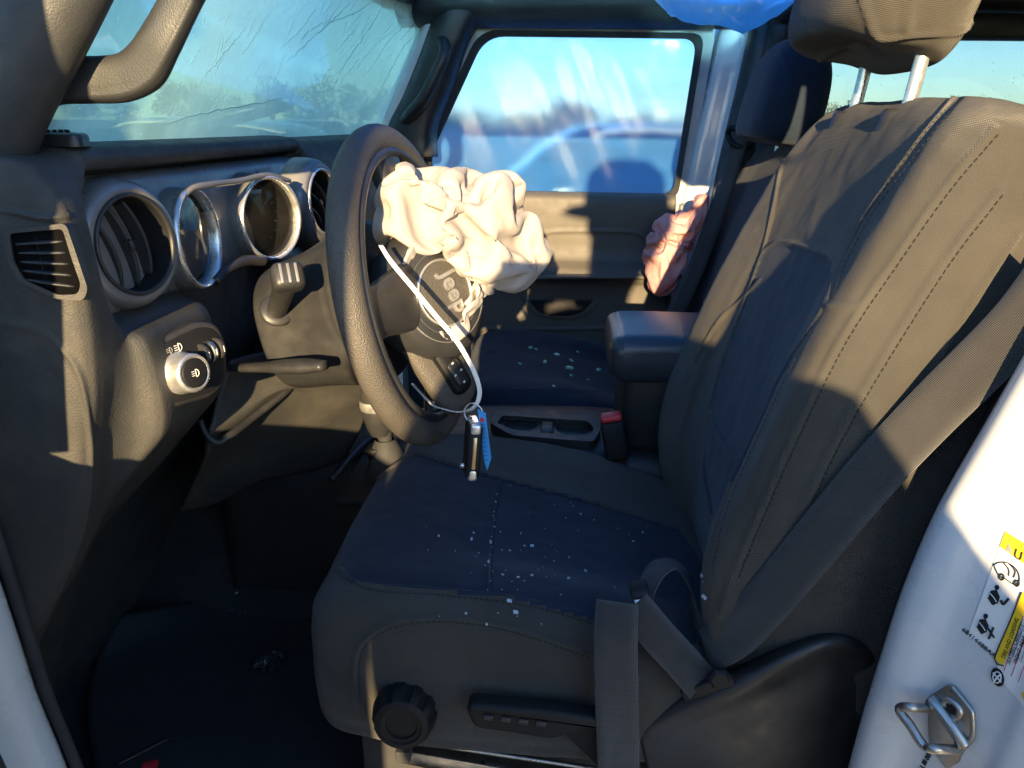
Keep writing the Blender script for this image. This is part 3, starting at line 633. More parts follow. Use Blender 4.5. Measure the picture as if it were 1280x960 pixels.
def gauge(c, ax, R, back, nm):
    ax = unit(ax); u = unit(np.cross((0, 0, 1), ax)); w_ = np.cross(ax, u)
    o = mesh('gauge', *lathe([(R*0.97, 0.0), (R*1.0, -0.003), (R*1.03, -0.012), (R*1.07, -0.03), (R*1.12, -back)], c, ax, 60), TRIM, dash)
    mesh('ring', *lathe([(R*1.01, -0.005), (R*1.03, 0.001), (R*1.01, 0.006), (R*0.965, 0.006), (R*0.93, 0.001), (R*0.925, -0.006)], c, ax, 60), CHR, o)
    mesh('barrel', *lathe([(R*0.935, 0.0), (R*0.92, -0.012), (R*0.90, -0.034), (R*0.895, -0.036)], c, ax, 60), PLS, o)
    mesh('dial', *lathe([(R*0.9, -0.034), (R*0.5, -0.035), (0.001, -0.035)], c, ax, 48), GFACE, o)
    for q in range(17):
        t = math.radians(225-q*270/16); d = u*math.cos(t)+w_*math.sin(t); big = q % 2 == 0
        mesh('mark', *rbox(c+d*R*(0.80 if big else 0.83)-ax*0.0338, [d, np.cross(ax, d), ax], (0.006 if big else 0.004, 0.0010, 0.0006), 0), GRY, o, smooth=False)
    v, f, uv = lathe([(R*0.93, -0.004), (R*0.5, 0.0), (0.001, 0.001)], c, ax, 48); mesh('lens', v, f, LENS, o, uv=v[:, [1, 2]])
gauge(P(246, 298, Y=.88), (.99, .06, .06), 0.059, 0.05, 0); gauge(P(338, 273, Y=1.045), (.93, -.37, .03), 0.057, 0.06, 1)
# driver display between the gauges
scr = mat('display_glass', (0.01, 0.014, 0.022), 0.12, 0.5)
c = A(-.478, .965, 1.362); mesh('display', *rbox(c, [(0, 1, 0), (-.06, 0, 1), (1, 0, .06)], (0.11, 0.085, 0.012), 0.004), scr, dash, auto=40)
# hood arch over the gauges and lower lip
v, f, uv = tube([P(222, 262, Y=.85), P(236, 238, Y=.87), P(262, 231, Y=.91), P(300, 226, Y=.98), P(335, 219, Y=1.05), P(362, 226, Y=1.10)], [.003, .0045, .004, .004, .004, .003], 10, 50); mesh('gauge_hood', v, f, TRIM, dash)
v, f, uv = tube([P(270, 352, Y=.90), P(285, 336, Y=.93), P(308, 326, Y=.97), P(330, 326, Y=1.0)], [.006, .007, .008, .007], 10, 40); mesh('gauge_lip', v, f, PLS, dash)
# corner side vent at the dash end
cS = P(60, 325, Y=.628); nS = unit((.22, -.97, .06))
q = [PLN(x, y, cS+nS*0.004, nS) for x, y in ((4, 288), (82, 279), (96, 320), (110, 362), (104, 376), (70, 374), (24, 352), (10, 330))]
qi = [PLN(x, y, cS+nS*0.004, nS) for x, y in ((11, 292), (78, 286), (89, 322), (101, 356), (97, 368), (72, 369), (30, 350), (17, 328))]
o = mesh('side_vent', *ring_frame(roundpoly(q, 0.005), roundpoly(qi, 0.004), nS, 0.014), PLA, dash, auto=35)
mesh('shade_sheet', *prism(roundpoly([p-nS*0.0036 for p in qi], 0.004), nS, 0.0008), mat('vent_shade', (0.003, 0.003, 0.003), 0.9, 0.1), o)  # flat near-black sheet; its colour stands in for shade inside the vent
for i in range(5):
    t = (i+0.6)/5.2
    a = PLN(17+14*t, 296+56*t, cS, nS); b = PLN(77+20*t, 290+74*t, cS, nS)
    a, b = a*0.97+b*0.03-nS*.002, a*0.03+b*0.97-nS*.002
    mesh('slat', *ribbon([a, (a+b)/2+nS*0.003, b], [unit(A(0.1, -0.1, 1)+nS*0.25)]*3, 0.009, 0.0018, 10), PLS, o)
mesh('slat', *ribbon([PLN(46, 296, cS-nS*.001, nS), PLN(60, 358, cS-nS*.001, nS)], [unit((0.7, 0.7, 0))]*2, 0.004, 0.0015, 6), DRK, o)
# light switch pod
cL = P(237, 458, Y=.752); nL = unit((.90, -.40, .16))
q = [PLN(x, y, cL, nL) for x, y in ((186, 436), (200, 424), (250, 400), (272, 404), (284, 428), (286, 474), (268, 496), (214, 512), (202, 508), (188, 470))]
v, f = prism(roundpoly([p-nL*0.035 for p in q], 0.012), nL, 0.035, 0.005, 3); sw = mesh('light_switch', v, f, PLS, dash, auto=40)
qi = [q[0]*0+cL+(p-cL)*0.86 for p in q]
v, f = prism(roundpoly([p+nL*0.0002 for p in qi], 0.012), nL, 0.0015, 0.0006); mesh('face_plate', v, f, DRK, sw, auto=40)
ck = PLN(226, 466, cL+nL*0.002, nL)
mesh('knob', *lathe([(0.0235, 0), (0.0232, 0.004), (0.0215, 0.005), (0.0212, 0.020), (0.0200, 0.0225), (0.0165, 0.0232), (0.0160, 0.0222), (0.0001, 0.0225)], ck, nL, 48), CHR, sw)
mesh('knob_cap', *lathe([(0.0160, 0.0222), (0.0158, 0.0238), (0.014, 0.0244), (0.0001, 0.0246)], ck, nL, 40), DRK, sw)
uL = unit(np.cross((0, 0, 1), nL)); wL = np.cross(nL, uL)
def lampicon(c, s, m, par, n, u, w_):
    pts = [c+n*0.0004+(u*math.cos(t)*s*0.5+w_*math.sin(t)*s*0.55) for t in np.linspace(-PI/2, PI/2, 8)]
    mesh('symbol', *tube(pts+[pts[0]], s*0.07, 4, 20, smooth_path=False), m, par)
    for k in (-0.3, 0, 0.3): mesh('symbol', *rbox(c+n*0.0004-u*s*0.45+w_*k*s, [u, w_, n], (s*0.5, s*0.1, 0.0003), 0), m, par, smooth=False)
lampicon(ck+nL*0.0246, 0.0075, LIT, sw, nL, uL, wL)
lampicon(PLN(223, 434, cL+nL*0.002, nL), 0.008, LIT, sw, nL, uL, wL); lampicon(PLN(212, 438, cL+nL*0.002, nL), 0.006, GRY, sw, nL, uL, wL)
for x, y, m in ((252, 444, DRK), (261, 440, CHR), (270, 436, DRK)):
    c = PLN(x, y, cL+nL*0.001, nL); mesh('thumb_wheel', *lathe([(0.001, -0.0032), (0.0125, -0.0032), (0.0135, -0.002), (0.0135, 0.002), (0.0125, 0.0032), (0.001, 0.0032)], c, uL, 30), PLS if m is DRK else STEEL, sw, auto=40)
    mesh('mark', *rbox(c+nL*0.0136, [uL, wL, nL], (0.0008, 0.007, 0.0005), 0), LIT, sw, smooth=False)
# knee panel under the column with its ledge
ctrl = [[P(x, y, Y=Y) for x, y, Y in row] for row in (
    [(290, 452, .90), (330, 440, .96), (380, 430, 1.02), (430, 440, 1.08), (470, 450, 1.12)],
    [(272, 500, .88), (320, 490, .93), (370, 480, .98), (430, 486, 1.06), (470, 492, 1.12)],
    [(262, 546, .86), (300, 525, .90), (355, 492, .97), (420, 505, 1.05), (462, 508, 1.12)],
    [(255, 580, .90), (295, 560, .95), (345, 545, 1.0), (405, 540, 1.08), (450, 540, 1.14)],
    [(225, 640, .98), (270, 630, 1.02), (330, 600, 1.06), (380, 590, 1.12), (430, 575, 1.16)])]
v, f, uv = solid(surf(ctrl, 50, 50), -0.006); mesh('knee_panel', v, f, PLA, dash)
v, f, uv = tube([P(250, 525, Y=.862), P(259, 544, Y=.858), P(272, 553, Y=.86), P(288, 544, Y=.872), P(320, 519, Y=.92), P(356, 491, Y=.965), P(372, 478, Y=.99)], [.003, .005, .0055, .0055, .0055, .005, .003], 8, 60); mesh('panel_edge', v, f, PLS, dash)
# centre stack side below the dash, beside the console
box('center_stack', (-0.62, 1.16, 0.80), (-0.455, 1.42, 1.30), PLS, dash, 0.02)
v, f, uv = tube([P(452, 530, Y=1.15), P(456, 500, Y=1.15), P(468, 470, Y=1.15), P(478, 455, Y=1.15)], 0.006, 8, 20); mesh('panel_edge', v, f, TRIM, dash)

# ------------------------------------------------------------------ steering column and stalks
colm = thing('steering_column', (-0.45, 0.91, 1.22), 'dark steering column shroud behind the wheel', 'column')
cW = A(-.192, .91, 1.303); tl = math.radians(12)
ya = math.radians(7); nW = A(math.cos(tl)*math.cos(ya), -math.cos(tl)*math.sin(ya), math.sin(tl)); rW = A(math.sin(ya), math.cos(ya), 0); uW = np.cross(nW, rW)
sec = []
for d, hw, hh, up in ((0.185, .060, .060, -.022), (0.180, .074, .075, -.022), (0.165, .079, .082, -.022), (0.12, .083, .088, -.018), (0.075, .095, .098, -.012), (0.055, .098, .102, -.01), (0.040, .092, .096, -.008), (0.035, .06, .06, 0)):
    c = cW-nW*d+uW*up
    sec.append([c+rW*hw*math.copysign(abs(math.cos(t))**0.75, math.cos(t))+uW*hh*math.copysign(abs(math.sin(t))**0.75, math.sin(t)) for t in np.linspace(0, 2*PI, 20, endpoint=False)])
v, f, uv = loft(sec, 60, 50); SB = bvh_of(v, f)
ls = [castline(SB, q, 30)[0] for q in ([(372, 400), (388, 430), (398, 462)], [(398, 300), (402, 350), (412, 400), (440, 450)])]
v = groove(v, f, ls, 0.0018, 0.0018)
mesh('shroud', v, f, PLS, colm)
a = P(346, 388, Y=.845); b = P(360, 345, Y=.765); d = unit(b-a)
st = mesh('turn_signal_stalk', *tube([a-d*0.03, a, a+d*0.03, b-d*0.014], [.011, .0115, .012, .0135], 16, 20), PLS, colm)
mesh('collar', *lathe([(0.010, -0.004), (0.019, -0.004), (0.020, 0.0), (0.0185, 0.003), (0.011, 0.003)], a, d, 30), PLS, st)
e1 = unit(np.cross(d, (0, 0, 1))); e2 = np.cross(d, e1)
mesh('end_cap', *rbox(b-d*0.004, [e1, e2, d], (0.034, 0.030, 0.026), 0.008, 3), PLS, st)
for k in (-1, 0, 1): mesh('rib', *rbox(b+d*0.009+e1*k*0.008, [e1, e2, d], (0.0035, 0.022, 0.0024), 0.001), TRIM, st)
a = P(286, 460, Y=.83); b = P(406, 457, Y=.78)
lv = mesh('tilt_lever', *tube([a, a*0.5+b*0.5, a*0.28+b*0.72, a*0.2+b*0.8, a*0.02+b*0.98, b], [.007, .009, .010, .0135, .0145, .009], 14, 40, flat=0.62, up=(0, 0, 1)), PLS, colm)

# ------------------------------------------------------------------ steering wheel (turned a quarter clockwise)
sw_ = thing('steering_wheel', tuple(cW), 'grained dark steering wheel turned a quarter, with burst airbag cover', 'steering wheel')
th = np.linspace(0, 2*PI, 120, endpoint=False); ph = np.linspace(0, 2*PI, 20, endpoint=False)
R = 0.182
G = np.array([[cW+(rW*math.cos(t)+uW*math.sin(t))*(R+0.0170*math.cos(q)*(1.0 if math.cos(q) > 0 else 1.2))+nW*0.0165*math.sin(q) for q in ph] for t in th])
v = np.vstack([G.reshape(-1, 3), G[0]]); f = grid_faces(121, 20, True)
mesh('rim', v, f, LEA, sw_)
G = np.array([[cW+(rW*math.cos(t)+uW*math.sin(t))*(R-0.0175+0.0085*math.cos(q))+nW*(0.0025+0.0145*math.sin(q)) for q in ph] for t in th])
v = np.vstack([G.reshape(-1, 3), G[0]]); mesh('inner_trim', v, f, PLS, sw_)
def wp_(a, b, c=0): return cW+rW*a+uW*b+nW*c
def spoke(dirv, w0, w1, h0, h1):
    s = np.cross(nW, dirv)
    sec = []
    for r, w_, h in ((0.03, w0*1.15, h0+.004), (0.065, w0, h0), (0.10, (w0+w1)/2, (h0+h1)/2+.003), (0.135, w1, h1), (0.168, w1*1.25, h1-.004)):
        c = cW+dirv*r+nW*h
        sec.append([c+s*w_*math.copysign(abs(math.cos(t))**0.6, math.cos(t))+nW*0.013*math.copysign(abs(math.sin(t))**0.6, math.sin(t)) for t in np.linspace(0, 2*PI, 16, endpoint=False)])
    v, f, uv = loft(sec, 36, 24); return mesh('spoke', v, f, PLS, sw_)
spoke(-uW, .046, .034, .022, .004); spoke(uW, .046, .034, .022, .004); spoke(-rW, .040, .030, .018, .002)
nH = unit((.72, -.64, .28)); rH = unit(np.cross((0, 0, 1), nH)); uH = np.cross(nH, rH)      # burst cover, swung towards the door
cH = P(556, 366, Y=.872)-nH*0.050
sec = []
for d, r in ((-0.05, .040), (-0.03, .060), (0.0, .072), (0.022, .076), (0.036, .072), (0.046, .064), (0.050, .052)):
    sec.append([cH+nH*d+rH*r*math.cos(t)*1.0+uH*r*1.12*math.sin(t) for t in np.linspace(0, 2*PI, 20, endpoint=False)])
v, f, uv = loft(sec, 60, 30); hub = mesh('hub_cover', v, f, PLS, sw_)
cE = cH+nH*0.0505
mesh('ring', *lathe([(0.0405, -0.001), (0.0415, 0.002), (0.0400, 0.0035), (0.0385, 0.002), (0.038, -0.001)], cE, nH, 50), CHR, hub)
for rr_ in (0.050, 0.060): mesh('ring', *lathe([(rr_, -0.007), (rr_+.0005, -0.002), (rr_-.0005, 0.0), (rr_-.0015, -0.003)], cE, nH, 50), TRIM, hub)
EMB = mat('emblem_mesh', (0.06, 0.054, 0.046), 0.6, 0.4, bump=[('voro', 700, 0.8, 0.001)])
mesh('emblem_plate', *lathe([(0.0385, 0.0), (0.02, 0.0014), (0.0001, 0.0018)], cE, nH, 40), EMB, hub)
text('lettering', 'Jeep', cE+nH*0.0022+rH*0.012, -uH*0.96+rH*0.28, rH, 0.031, CHR, hub, 0.0016, bold=0.0006)
# switch pad on the low spoke
nP = unit((.74, -.58, .34)); eu = unit(P(588, 492, Y=.862)-P(532, 424, Y=.862)); eu = unit(eu-nP*np.dot(eu, nP)); en = nP; er = np.cross(eu, en); er = er if er[1] > 0 else -er
cP = P(561, 457, Y=.862)
sec = []
for t_, w_, h in ((-.075, .020, -.020), (-.06, .030, -.012), (-.02, .036, -.008), (.02, .036, -.008), (.05, .028, -.012), (.062, .016, -.020)):
    sec.append([cP+eu*t_+en*(h-.006)+er*w_*math.copysign(abs(math.cos(q))**.6, math.cos(q))+en*.012*math.copysign(abs(math.sin(q))**.6, math.sin(q)) for q in np.linspace(0, 2*PI, 16, endpoint=False)])
v, f, uv = loft(sec, 36, 24); mesh('spoke_cover', v, f, LEA, sw_)
sp = mesh('switch_pad', *rbox(cP, [er, eu, en], (0.030, 0.078, 0.012), 0.010, 3), DRK, sw_, auto=50)
mesh('rocker', *rbox(cP+en*0.0055+eu*0.012, [er, eu, en], (0.020, 0.036, 0.006), 0.006, 3), PLS, sp, auto=50)
rW_ = er
for k, (a, b) in enumerate(((0, .026), (0, -.002), (.006, .012), (-.006, .012), (-.006, -.024), (.006, -.024), (0, -.028))):
    mesh('symbol', *rbox(cP+en*(0.0088 if k < 4 else 0.0062)+eu*b+er*a, [er, eu, en], (0.0035, 0.0022, 0.0004), 0), LIT, sp, smooth=False)

# ------------------------------------------------------------------ deployed airbag: cloth crumpled by length-keeping relaxation
def ico(n):
    bm = bmesh.new(); bmesh.ops.create_icosphere(bm, subdivisions=n, radius=1)
    v = np.array([q.co[:] for q in bm.verts]); f = [[x.index for x in q.verts] for q in bm.faces]; e = np.array([[q.verts[0].index, q.verts[1].index] for q in bm.edges]); bm.free(); return v, f, e
def crumple(v, e, grow, it, hold, seed, axis=None, bend=0.15, amp=0.004, hscale=20):
    r = np.random.default_rng(seed); x = v.copy(); rest = np.linalg.norm(v[e[:, 0]]-v[e[:, 1]], axis=1)*grow
    n0 = v-v.mean(0); n0 /= np.linalg.norm(n0, axis=1, keepdims=True)
    x += n0*(amp*noise3(v, hscale, seed, 2))[:, None]
    deg = np.zeros(len(v)); np.add.at(deg, e.ravel(), 1)
    for k in range(it):
        d = x[e[:, 1]]-x[e[:, 0]]; L = np.linalg.norm(d, axis=1)+1e-9; c = (0.5*(L-rest)/L)[:, None]*d
        acc = np.zeros_like(x)
        for j in range(3):
            acc[:, j] += np.bincount(e[:, 0], c[:, j], len(v))-np.bincount(e[:, 1], c[:, j], len(v))
        x += acc/deg[:, None]*1.5
        if bend:
            lap = np.zeros_like(x)
            for j in range(3):
                lap[:, j] = (np.bincount(e[:, 0], x[e[:, 1], j], len(v))+np.bincount(e[:, 1], x[e[:, 0], j], len(v)))/deg
            x += (lap-x)*bend
        x += (v-x)*hold
    return x
def puff(outline, Yc, th, n=5):
    """cushion whose side view is the measured outline; outline = photo points, Yc = distance"""
    v, f, e = ico(n)
    q = np.array([P(a, b, Y=Yc) for a, b in outline])[:, [0, 2]]; c = q.mean(0); d = q-c; an = np.arctan2(d[:, 1], d[:, 0]); rr = np.linalg.norm(d, axis=1); o = np.argsort(an)
    an = np.r_[an[o]-2*PI, an[o], an[o]+2*PI]; rr = np.tile(rr[o], 3)
    a = np.arctan2(v[:, 2], v[:, 0]); rad = np.interp(a, an, rr); s = np.hypot(v[:, 0], v[:, 2])
    x = np.stack([c[0]+np.cos(a)*rad*s, Yc+v[:, 1]*th, c[1]+np.sin(a)*rad*s], 1)
    return x, f, e
def subdiv(v, f):
    ed = {}; nv = list(v); nf = []
    def mid(a, b):
        k = (a, b) if a < b else (b, a)
        if k not in ed: ed[k] = len(nv); nv.append((v[a]+v[b])/2)
        return ed[k]
    for a, b, c in f:
        x, y, z = mid(a, b), mid(b, c), mid(c, a); nf += [(a, x, z), (x, b, y), (z, y, c), (x, y, z)]
    nv = np.array(nv); e = np.array(sorted({tuple(sorted(q)) for t in nf for q in ((t[0], t[1]), (t[1], t[2]), (t[2], t[0]))})); return nv, nf, e
def fold(v, f, amp, sc, seed):
    """pleats: sharp valleys along noise ridges"""
    n = vnormals(v, f); a = noise3(v*A(1, .6, 1), sc, seed, 1); b = noise3(v*A(.7, 1, 1.2), sc*1.25, seed+5, 1)
    return v+n*(amp*(0.85*(1-np.clip(np.abs(b)*2.6, 0, 1))**1.2-(1-np.clip(np.abs(a)*2.6, 0, 1))**1.2))[:, None]
def cloth(v, f, e, seed, amp, sc, g=1.22, hold=0.03):
    v = fold(v, f, amp, sc, seed)
    v = crumple(v, e, g, 60, hold, seed, bend=0.02, amp=amp*0.35, hscale=sc*2.2)
    v, f, e = subdiv(v, f); v = fold(v, f, amp*0.22, sc*2.6, seed+3); v = crumple(v, e, 1.06, 14, 0.02, seed+1, bend=0.06, amp=amp*0.12, hscale=sc*4)
    v, f, e = subdiv(v, f); v = fold(v, f, amp*0.06, sc*5, seed+4); v = crumple(v, e, 1.02, 6, 0.0, seed+2, bend=0.12, amp=amp*0.03, hscale=sc*8)
    return v, f
out = [(470, 262), (474, 240), (486, 222), (504, 206), (522, 205), (545, 206), (575, 213), (600, 218), (628, 213), (645, 222), (656, 240), (667, 275), (678, 305), (689, 328), (670, 346), (648, 362), (622, 362), (598, 352), (565, 328), (540, 314), (512, 314), (488, 300), (478, 285)]
def pleats(v, f, px, py, Y, amp, k, seed, reach):
    """gathers radiating from a point where the cloth is pinched"""
    c = P(px, py, Y=Y); n = vnormals(v, f); d = v-c; r = np.hypot(d[:, 0], d[:, 2]); a = np.arctan2(d[:, 2], d[:, 0])+0.5*noise3(v, 9, seed, 2)
    w_ = (1-np.abs(np.sin(a*k*0.5)))**2.2*np.clip(r/0.02, 0, 1)*np.exp(-(r/reach)**2)
    return v-n*(amp*w_)[:, None]
def crush(outline, Yc, th, seed, grow=1.2, n=5, sub=1, steps=120, shear=0.0, noise=0.02):
    """limp bag: an inextensible cloth shell pressed into the space it fills now, so that it buckles into folds"""
    v, f, e = ico(n)
    q = np.array([P(a, b, Y=Yc) for a, b in outline])[:, [0, 2]]; c = q.mean(0); d = q-c; an = np.arctan2(d[:, 1], d[:, 0]); rr = np.linalg.norm(d, axis=1); o = np.argsort(an)
    an = np.r_[an[o]-2*PI, an[o], an[o]+2*PI]; rr = np.tile(rr[o], 3)
    a = np.arctan2(v[:, 2], v[:, 0]); s_ = np.hypot(v[:, 0], v[:, 2]); rad = np.interp(a, an, rr)
    base = np.stack([np.cos(a)*rad*s_, v[:, 1]*th, np.sin(a)*rad*s_], 1)
    rest = np.linalg.norm(base[e[:, 0]]-base[e[:, 1]], axis=1)*grow
    def radf(x): return np.interp(np.arctan2(x[:, 2], x[:, 0]), an, rr)
    def press(x):
        rho = np.sqrt((np.hypot(x[:, 0], x[:, 2])/radf(x))**2+(x[:, 1]/th)**2); return x/np.maximum(rho, 1)[:, None]
    nv = vnormals(base, f)
    x = base*0.93-nv*(noise*np.abs(noise3(base, 22, seed, 1)))[:, None]*2-nv*(noise*0.5*noise3(base, 26, seed+3, 2))[:, None]
    deg = np.bincount(e.ravel(), minlength=len(x)).astype(float)
    vel = np.zeros_like(x)
    # second-neighbour links keep folds from getting finer than a few cm
    nb = [[] for _ in range(len(x))]
    for p_, q_ in e: nb[p_].append(q_); nb[q_].append(p_)
    e2 = set()
    for p_ in range(len(x)):
        for q_ in nb[p_]:
            for r_ in nb[q_]:
                if r_ > p_ and r_ not in nb[p_]: e2.add((p_, r_))
    e2 = np.array(sorted(e2)); rest2 = np.linalg.norm(base[e2[:, 0]]-base[e2[:, 1]], axis=1)*grow; deg2 = np.bincount(e2.ravel(), minlength=len(x)).astype(float)
    def solve(x, E, R, D, w_):
        d = x[E[:, 1]]-x[E[:, 0]]; L = np.linalg.norm(d, axis=1)+1e-9; cc = (0.5*(L-R)/L)[:, None]*d; acc = np.zeros_like(x)
        for j in range(3): acc[:, j] = np.bincount(E[:, 0], cc[:, j], len(x))-np.bincount(E[:, 1], cc[:, j], len(x))
        return x+acc/D[:, None]*w_
    for i in range(steps):
        xo = x.copy(); x = x+vel*0.9
        for _ in range(3):
            x = solve(x, e2, rest2, deg2, 0.15)
            x = solve(x, e, rest, deg, 1.6)
        x = press(x); vel = x-xo
    for k in range(sub):
        x, f, e = subdiv(x, f); deg = np.bincount(e.ravel(), minlength=len(x)).astype(float)
        rest = np.linalg.norm(x[e[:, 0]]-x[e[:, 1]], axis=1)*1.05
        x = x+vnormals(x, f)*(0.0022*noise3(x*A(1, 1, .6), 55, seed+7, 2))[:, None]
        for _ in range(14): x = solve(x, e, rest, deg, 1.3)
        for _ in range(2):
            lap = np.stack([(np.bincount(e[:, 0], x[e[:, 1], j], len(x))+np.bincount(e[:, 1], x[e[:, 0], j], len(x)))/deg for j in range(3)], 1); x = x+(lap-x)*0.35
    x[:, 1] += shear*x[:, 0]
    return x+A(c[0], Yc, c[1]), f
oc = np.mean(out, 0)
x1, f = crush([tuple(oc+(np.array(q)-oc)*(1.06, 1.06)) for q in out], .93, 0.085, 17, 1.3, 5, 1, 120, 0.25)
ab = thing('airbag', tuple(cW+nW*0.09), 'crumpled beige deployed airbag hanging from the steering wheel hub', 'airbag')
mesh('bag', x1, f, TAN, ab, uv=x1[:, [0, 2]])
BB = bvh_of(x1, f)
for pts in ([(553, 262), (552, 240), (550, 215)], [(528, 296), (560, 315), (610, 322), (645, 330), (688, 329)], [(560, 285), (590, 300), (630, 322), (662, 334)]):
    L, N = castline(BB, pts, 40)
    if len(L) > 3: mesh('seam', *tube(L+N*0.0002, 0.0009, 5, smooth_path=False), TAN, ab)
def rag(pts, width, seed, name, m, par, am=0.006, res=50):
    p = [q[0] for q in pts]; n = [q[1] for q in pts]
    v, f, uv = ribbon(p, n, width, 0.0012, res, cross=14); nn = vnormals(v, f)
    return mesh(name, v+nn*(am*noise3(v, 45, seed, 2))[:, None], f, m, par, uv=uv)
rag([(P(598, 350, Y=.90), nW), (P(600, 372, Y=.885), nW), (P(585, 392, Y=.88), nW), (P(582, 410, Y=.87), nW), (P(560, 416, Y=.86), nW), (P(552, 412, Y=.86), nW)], 0.020, 5, 'torn_edge', TAN, ab)
rag([(P(612, 352, Y=.92), nW), (P(598, 364, Y=.90), nW), (P(588, 382, Y=.895), nW)], 0.030, 6, 'torn_edge', TAN, ab)
rag([(P(521, 308, Y=.86), nW), (P(512, 322, Y=.85), nW), (P(505, 336, Y=.845), nW)], 0.012, 8, 'torn_edge', TAN, ab, 0.003)

# ------------------------------------------------------------------ driver seat
seat = thing('driver_seat', (0.05, 0.93, 0.62), 'near black fabric seat with stitched bolsters, scattered with glass crumbs', 'car seat')
# cushion: cross-sections from front to rear; columns are offsets across the seat
def csec(x, hw, zt, zb, bol, dip, yc=0.93):
    s = hw/0.26
    return [(x, yc+y*s, z) for y, z in ((-.225, zb), (-.258, zb+.03), (-.262, (zb+zt)/2), (-.256, zt-.03), (-.240, zt-.004), (-.205, zt+bol), (-.165, zt+bol*.6), (-.10, zt-dip*.8), (0, zt-dip), (.10, zt-dip*.8), (.165, zt+bol*.6), (.205, zt+bol), (.240, zt-.004), (.256, zt-.03), (.262, (zb+zt)/2), (.258, zb+.03), (.225, zb), (0, zb-.005))]
sec = [csec(-.302, .10, .90, .86, 0, 0), csec(-.299, .165, .925, .835, 0, 0), csec(-.288, .205, .955, .81, 0, -.004), csec(-.266, .235, .982, .80, 0, -.004), csec(-.225, .252, .998, .80, .002, -.002),
       csec(-.155, .262, .997, .80, .004, .004), csec(-.06, .264, .990, .80, .006, .014), csec(.05, .264, .972, .80, .008, .016), csec(.16, .262, .935, .80, .008, .012), csec(.25, .25, .900, .80, .004, .008), csec(.30, .20, .87, .82, 0, 0)]
v, f, uv = loft(sec, 420, 300); CB = bvh_of(v, f)
cl = {k: castline(CB, q, 80) for k, q in {
    'A': [(424, 712), (436, 727), (470, 733), (545, 738), (620, 746), (680, 756), (740, 774), (800, 800), (850, 830)],
    'B': [(452, 890), (444, 855), (444, 822), (456, 798), (488, 779), (540, 772), (600, 776), (660, 790), (740, 818), (800, 845)],
    'C': [(623, 601), (617, 630), (612, 665), (609, 700), (609, 742)],
    'D': [(520, 567), (560, 578), (600, 591), (660, 607), (720, 622), (800, 645), (848, 662)],
    'E': [(424, 712), (420, 700), (432, 655), (462, 610), (500, 578), (520, 567)]}.items()}
v = groove(v, f, [cl[k][0] for k in 'ABCDE'], 0.0028, 0.0042)
v += vnormals(v, f)*(0.0015*noise3(v, 14, 4, 3))[:, None]
cush = mesh('cushion', v, f, FAB, seat, uv=uv)
B2 = bvh_of(v, f)
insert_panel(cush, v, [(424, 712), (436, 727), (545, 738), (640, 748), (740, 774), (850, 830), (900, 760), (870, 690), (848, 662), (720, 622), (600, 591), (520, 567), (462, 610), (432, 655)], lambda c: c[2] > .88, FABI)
ll = [castline(B2, q, 70) for q in ([(428, 722), (470, 739), (545, 744), (620, 752), (680, 762), (740, 780)], [(450, 880), (449, 825), (461, 802), (490, 784), (540, 777), (600, 781), (660, 795), (740, 823)], [(628, 603), (617, 665), (614, 740)], [(520, 571), (600, 595), (720, 626), (800, 649)])]
for k in 'ABCDE':
    L, N = cl[k]; mesh('seam', *tube(L-N*0.0032, 0.0011, 5, smooth_path=False), THR, cush)
mesh('stitching', *stitches(ll)[:2], THR, cush, smooth=False)['kind'] = 'stuff'
# backrest: sections stacked along its height
def bsec(h, hw, crest, ctr, rear, bz):
    """crest/ctr/rear: X of bolster crest, centre panel and rear face; h: height Z; bz: bolster width share"""
    s = hw/0.26; yc = 0.93; ctr = crest+(ctr-crest)*0.6
    pts = [(-.20, rear), (-.245, rear-.02), (-.262, rear*.65+crest*.35), (-.260, rear*.3+crest*.7), (-.246, crest+.012), (-.222, crest), (-.188, crest+.004), (-.155, ctr*.55+crest*.45), (-.12, ctr-.002), (0, ctr), (.12, ctr-.002), (.155, ctr*.55+crest*.45), (.188, crest+.004), (.222, crest), (.246, crest+.012), (.260, rear*.3+crest*.7), (.262, rear*.65+crest*.35), (.245, rear-.02), (.20, rear)]
    lean = 0.20
    h = h if h < 1.3 else 1.3+(h-1.3)*0.86
    return [(x, yc+y*s, h+(x-crest)*-lean) for y, x in pts]
sec = [bsec(.84, .20, .26, .28, .40, 0), bsec(.86, .235, .215, .25, .42, 0), bsec(.92, .252, .185, .235, .43, 0), bsec(1.0, .258, .165, .222, .43, 0), bsec(1.08, .262, .168, .226, .43, 0), bsec(1.18, .262, .197, .246, .435, 0), bsec(1.28, .258, .230, .270, .44, 0),
       bsec(1.38, .250, .266, .296, .45, 0), bsec(1.46, .246, .297, .317, .455, 0), bsec(1.515, .236, .322, .332, .455, 0), bsec(1.550, .222, .345, .347, .45, 0), bsec(1.566, .19, .365, .363, .435, 0), bsec(1.568, .11, .385, .385, .415, 0)]
v, f, uv = loft(sec, 520, 400); KB = bvh_of(v, f)
